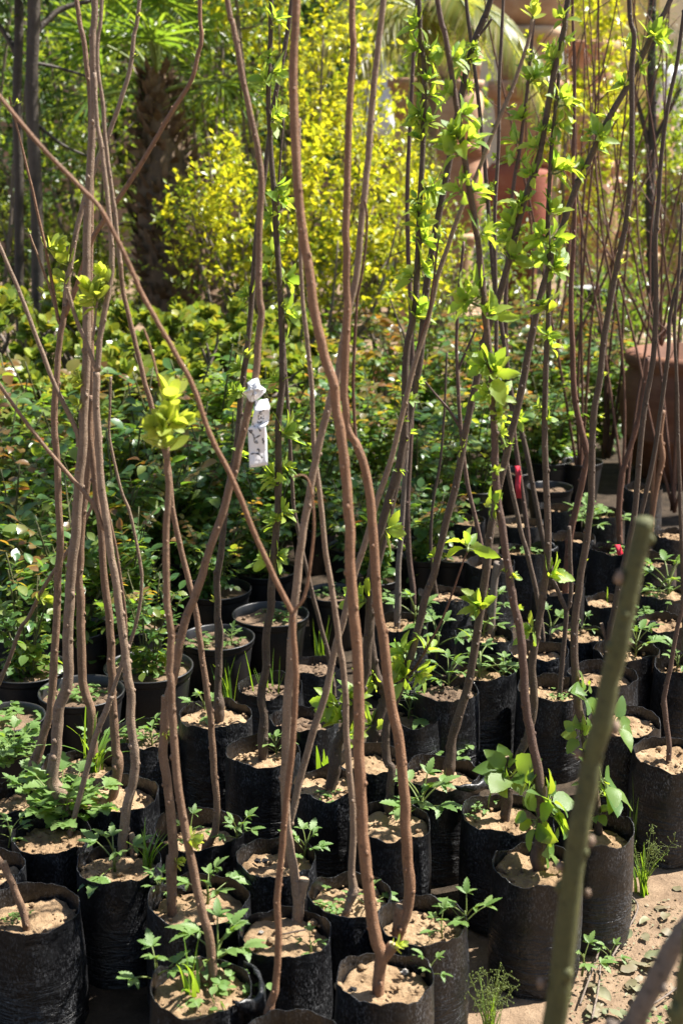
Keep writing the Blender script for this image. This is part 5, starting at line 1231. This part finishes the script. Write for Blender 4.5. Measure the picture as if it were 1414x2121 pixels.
# bare reddish shrubs
def bare(label, x, Y, z0, n, spread, H, w=.006, m='bark_red', seed=1):
    R = random.Random(seed); p = at_y(x, 900, Y); root = thing('bare_shrub', label, 'shrub', (p.x, Y, z0), 0, 'bare reddish shrubs')
    for i in range(n):
        a = R.uniform(0, 6.28); mb = MB(); q = [Vector((R.uniform(-.02, .02), R.uniform(-.02, .02), -.04))]; d = Vector((math.cos(a) * spread, math.sin(a) * spread * .6, 1)).normalized(); L = H / 6
        for k in range(6): d = (d + rdir(R) * .13 + Vector((0, 0, .06))).normalized(); q.append(q[-1] + d * L)
        S, RR = spline(q, [w * (1.15 - .13 * k) for k in range(7)], 4); tube(mb, S, RR, 7, 0, True, .12, i)
        o = mb.build('stem', M[m], root)
        for k in range(R.randint(2, 4)):
            mt = MB(); s = S[R.randint(6, len(S) - 2)]; dd = (rdir(R, .1, .9) + Vector((0, 0, .5))).normalized(); l = R.uniform(.12, .45)
            Q = [s, s + dd * l * .5 + rdir(R) * .02, s + dd * l + Vector((0, 0, .05))]; S2, R2 = spline(Q, [w * .45, w * .36, w * .2], 4); tube(mt, S2, R2, 5)
            mt.build('twig', M[m], o)
    return root
bare('bare red-brown shrub with upright stems beside the almost leafless sapling', 1205, 6.2, .1, 4, .13, 2.6, .0065, seed=3)
bare('bare red-brown shrub in front of the clay stacks, upper right', 1255, 6.9, .1, 5, .14, 2.6, .0065, seed=5)
bare('bare thorny red shrub spreading over the large clay pot', 1350, 6.75, .70, 7, .55, 1.4, .006, seed=9)
bare('bare brown shrub at the right edge with crossing twigs', 1405, 5.9, .1, 5, .2, 2.3, .006, 'bark_red', seed=11)
bare('bare reddish shrub left of the large clay pot, thin and straight', 1300, 6.0, .1, 3, .12, 2.4, .006, seed=21)
bare('sparse bare reddish shrub behind the dark crossing saplings', 1120, 7.2, .1, 4, .2, 2.0, .008, 'bark_red', seed=15)
p = at_y(1352, 900, 8.4)
sapling('grey old trunk behind the bare shrubs, upper right', '1360,760 1352,600 1345,420 1350,300 1348,150 1350,-5', 26, 20, 'bark_old', Y=8.4, name='tree', cat='tree', group=None, down=1.2, branches=[('1347,330 1325,230 1300,150', 14, 8), ('1350,300 1385,230 1410,180', 12, 8)])
# black sack, sheets, walls
def box(mb, x0, x1, y0, y1, z0, z1):
    v = [Vector(q) for q in ((x0, y0, z0), (x1, y0, z0), (x1, y1, z0), (x0, y1, z0), (x0, y0, z1), (x1, y0, z1), (x1, y1, z1), (x0, y1, z1))]
    mb.add(v, [(0, 3, 2, 1), (4, 5, 6, 7), (0, 1, 5, 4), (1, 2, 6, 5), (2, 3, 7, 6), (3, 0, 4, 7)])
p = at_y(1232, 700, 9.2); mb = MB(); lathe(mb, [(.001, 0), (.15, 0), (.165, .1), (.16, .4), (.15, .62), (.16, .66), (.14, .66), (.13, .6), (.001, .58)], 36, 0, wob=.12, seed=4)
tag(mb.build('sack', M['poly'], None, True, (p.x, 9.2, 0)), 'tall black plastic sack standing on the path, far right', 'sack')
def sheet(label, x, Y, z, w, h, m='white_sheet', seed=0):
    p = at_y(x, 300, Y); mb = MB(); vs = []; fs = []; n = 10
    for i in range(n + 1):
        for j in range(n + 1):
            u = i / n; v = j / n; vs.append(Vector(((u - .5) * w * (1 - .55 * v), .10 * noise.noise(Vector((u * 3 + seed, v * 2, 0))), v * h)))
    for i in range(n):
        for j in range(n): a = i * (n + 1) + j; fs.append((a, a + n + 1, a + n + 2, a + 1))
    mb.add(vs, fs); o = mb.build('draped_sheet', M[m], None, True, (p.x, Y, z)); md = o.modifiers.new('t', 'SOLIDIFY'); md.thickness = .01
    tag(o, label, 'sheet')
sheet('white draped sheet hanging behind the hedge end, upper centre', 778, 12.6, 1.55, .42, .8, seed=2)
sheet('white draped sheet glaring at the right edge behind the trunk', 1400, 13.4, 1.2, .7, 1.0, seed=5)
mb = MB(); box(mb, -9, .6, 17, 17.25, -.05, 3.4); tag(mb.build('boundary_wall', M['brick'], None, False), 'dusty wall behind the trees at left', 'wall')
mb = MB(); box(mb, .6, 2.55, 17, 17.25, -.05, 3.4); tag(mb.build('boundary_wall', M['white_wall'], None, False), 'pale wall behind the clay stacks', 'wall')
mb = MB(); box(mb, 2.55, 3.55, 16.6, 16.9, -.05, 3.6); tag(mb.build('painted_wall', M['yellow_wall'], None, False), 'yellow painted wall glimpsed at the top right', 'wall')
mb = MB(); box(mb, 3.55, 9, 17, 17.25, -.05, 3.4); tag(mb.build('boundary_wall', M['white_wall'], None, False), 'pale wall at the far right behind the trunk', 'wall')
# ------------------------------------------------------------------ ground
def graded(lo, hi, a, b, fine, coarse):
    out = []; x = lo
    while x < hi:
        out.append(x)
        x += fine if a <= x <= b else min(max(fine, coarse * (min(abs(x - a), abs(x - b)) / 3 + .15)), 12)
    out.append(hi); return out
xs = graded(-90, 90, -1.0, 1.3, .025, 1.2); ys = graded(-30, 120, 1.6, 4.2, .025, 1.2)
mb = MB(); vs = []; fs = []
for x in xs:
    for y in ys:
        near = max(0, 1 - max(abs(x), abs(y - 3)) / 12)
        z = near * (.010 * noise.noise(Vector((x * 3, y * 3, 0))) + .006 * noise.noise(Vector((x * 11, y * 11, 4))) + .004 * noise.noise(Vector((x * 30, y * 30, 8)))) - .006
        vs.append(Vector((x, y, z)))
m_ = len(ys)
for i in range(len(xs) - 1):
    for j in range(m_ - 1): a = i * m_ + j; fs.append((a, a + m_, a + m_ + 1, a + 1))
mb.add(vs, fs); o = mb.build('ground', M['ground']); o['kind'] = 'structure'
R = random.Random(4); mb = MB(); vs = []; fs = []; NX, NY = 60, 80   # sheet under the bags, darkened to paint the shade in the gaps
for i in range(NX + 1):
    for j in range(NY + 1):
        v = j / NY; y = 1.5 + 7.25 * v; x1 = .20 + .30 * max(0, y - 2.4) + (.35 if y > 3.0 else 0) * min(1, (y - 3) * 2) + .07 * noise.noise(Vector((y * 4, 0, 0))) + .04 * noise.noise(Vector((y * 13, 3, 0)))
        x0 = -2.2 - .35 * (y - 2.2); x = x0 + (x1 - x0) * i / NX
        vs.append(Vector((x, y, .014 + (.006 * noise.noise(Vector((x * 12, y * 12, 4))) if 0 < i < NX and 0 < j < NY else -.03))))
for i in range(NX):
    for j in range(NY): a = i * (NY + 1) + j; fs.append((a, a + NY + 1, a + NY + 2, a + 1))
mb.add(vs, fs); o = mb.build('shade_bed', M['shade_bed']); o['kind'] = 'structure'
# unseen tree added for shade, its crown placed to darken the plastic pots
root = thing('tree', 'tall unseen tree added at the right, its crown placed to shade the pots', 'tree', (3.6, 6.6, 0))
mb = MB(); S, RR = spline([Vector((0, 0, -.05)), Vector((-.05, 0, 1.5)), Vector((-.3, -.2, 3.0)), Vector((-1.2, -.6, 3.9)), Vector((-2.0, -1.0, 4.2))], [.09, .08, .07, .045, .02], 6); tube(mb, S, RR, 10, 0, True, .1); mb.build('trunk', M['bark_old'], root)
mb = MB(); leaf_cloud(mb, R, [((-1.9, -1.3, 4.1), (.75, .7, .4)), ((-1.1, -.9, 4.3), (.55, .5, .35))], 2600, .09, .5, .12); mb.build('crown', M['leaf_tree'], root)
# ------------------------------------------------------------------ light, world, camera
EL, AZ = math.radians(57), math.radians(75)          # sun: high, behind and to the right
w = bpy.data.worlds.new('World'); bpy.context.scene.world = w; w.use_nodes = True
nt = w.node_tree; bg = nt.nodes['Background']; sky = nt.nodes.new('ShaderNodeTexSky'); sky.sky_type = 'NISHITA'
sky.sun_disc = False; sky.sun_elevation = EL; sky.sun_rotation = AZ; nt.links.new(sky.outputs[0], bg.inputs[0]); bg.inputs[1].default_value = .055
sd = bpy.data.lights.new('sun', 'SUN'); sd.energy = 5.0; sd.angle = math.radians(.53); sd.color = (1, .955, .88)
so = bpy.data.objects.new('sun', sd); C.objects.link(so)
v = Vector((math.sin(AZ) * math.cos(EL), math.cos(AZ) * math.cos(EL), math.sin(EL)))
so.rotation_euler = (-v).to_track_quat('-Z', 'Y').to_euler(); so.location = v * 20
cd = bpy.data.cameras.new('camera'); co = bpy.data.objects.new('camera', cd); C.objects.link(co)
co.location = (0, 0, HC); co.rotation_euler = (math.radians(90) - PITCH, 0, 0)
cd.sensor_fit = 'VERTICAL'; cd.sensor_height = 36; cd.lens = F / 2121 * 36; cd.clip_end = 500; cd.clip_start = .05
cd.dof.use_dof = True; cd.dof.focus_distance = 3.3; cd.dof.aperture_fstop = 5.0
sc = bpy.context.scene; sc.camera = co
sc.view_settings.view_transform = 'Standard'; sc.view_settings.look = 'None'; sc.view_settings.exposure = 1.72; sc.view_settings.gamma = 1
sc.cycles.max_bounces = 8; sc.cycles.transparent_max_bounces = 4; sc.cycles.use_denoising = True
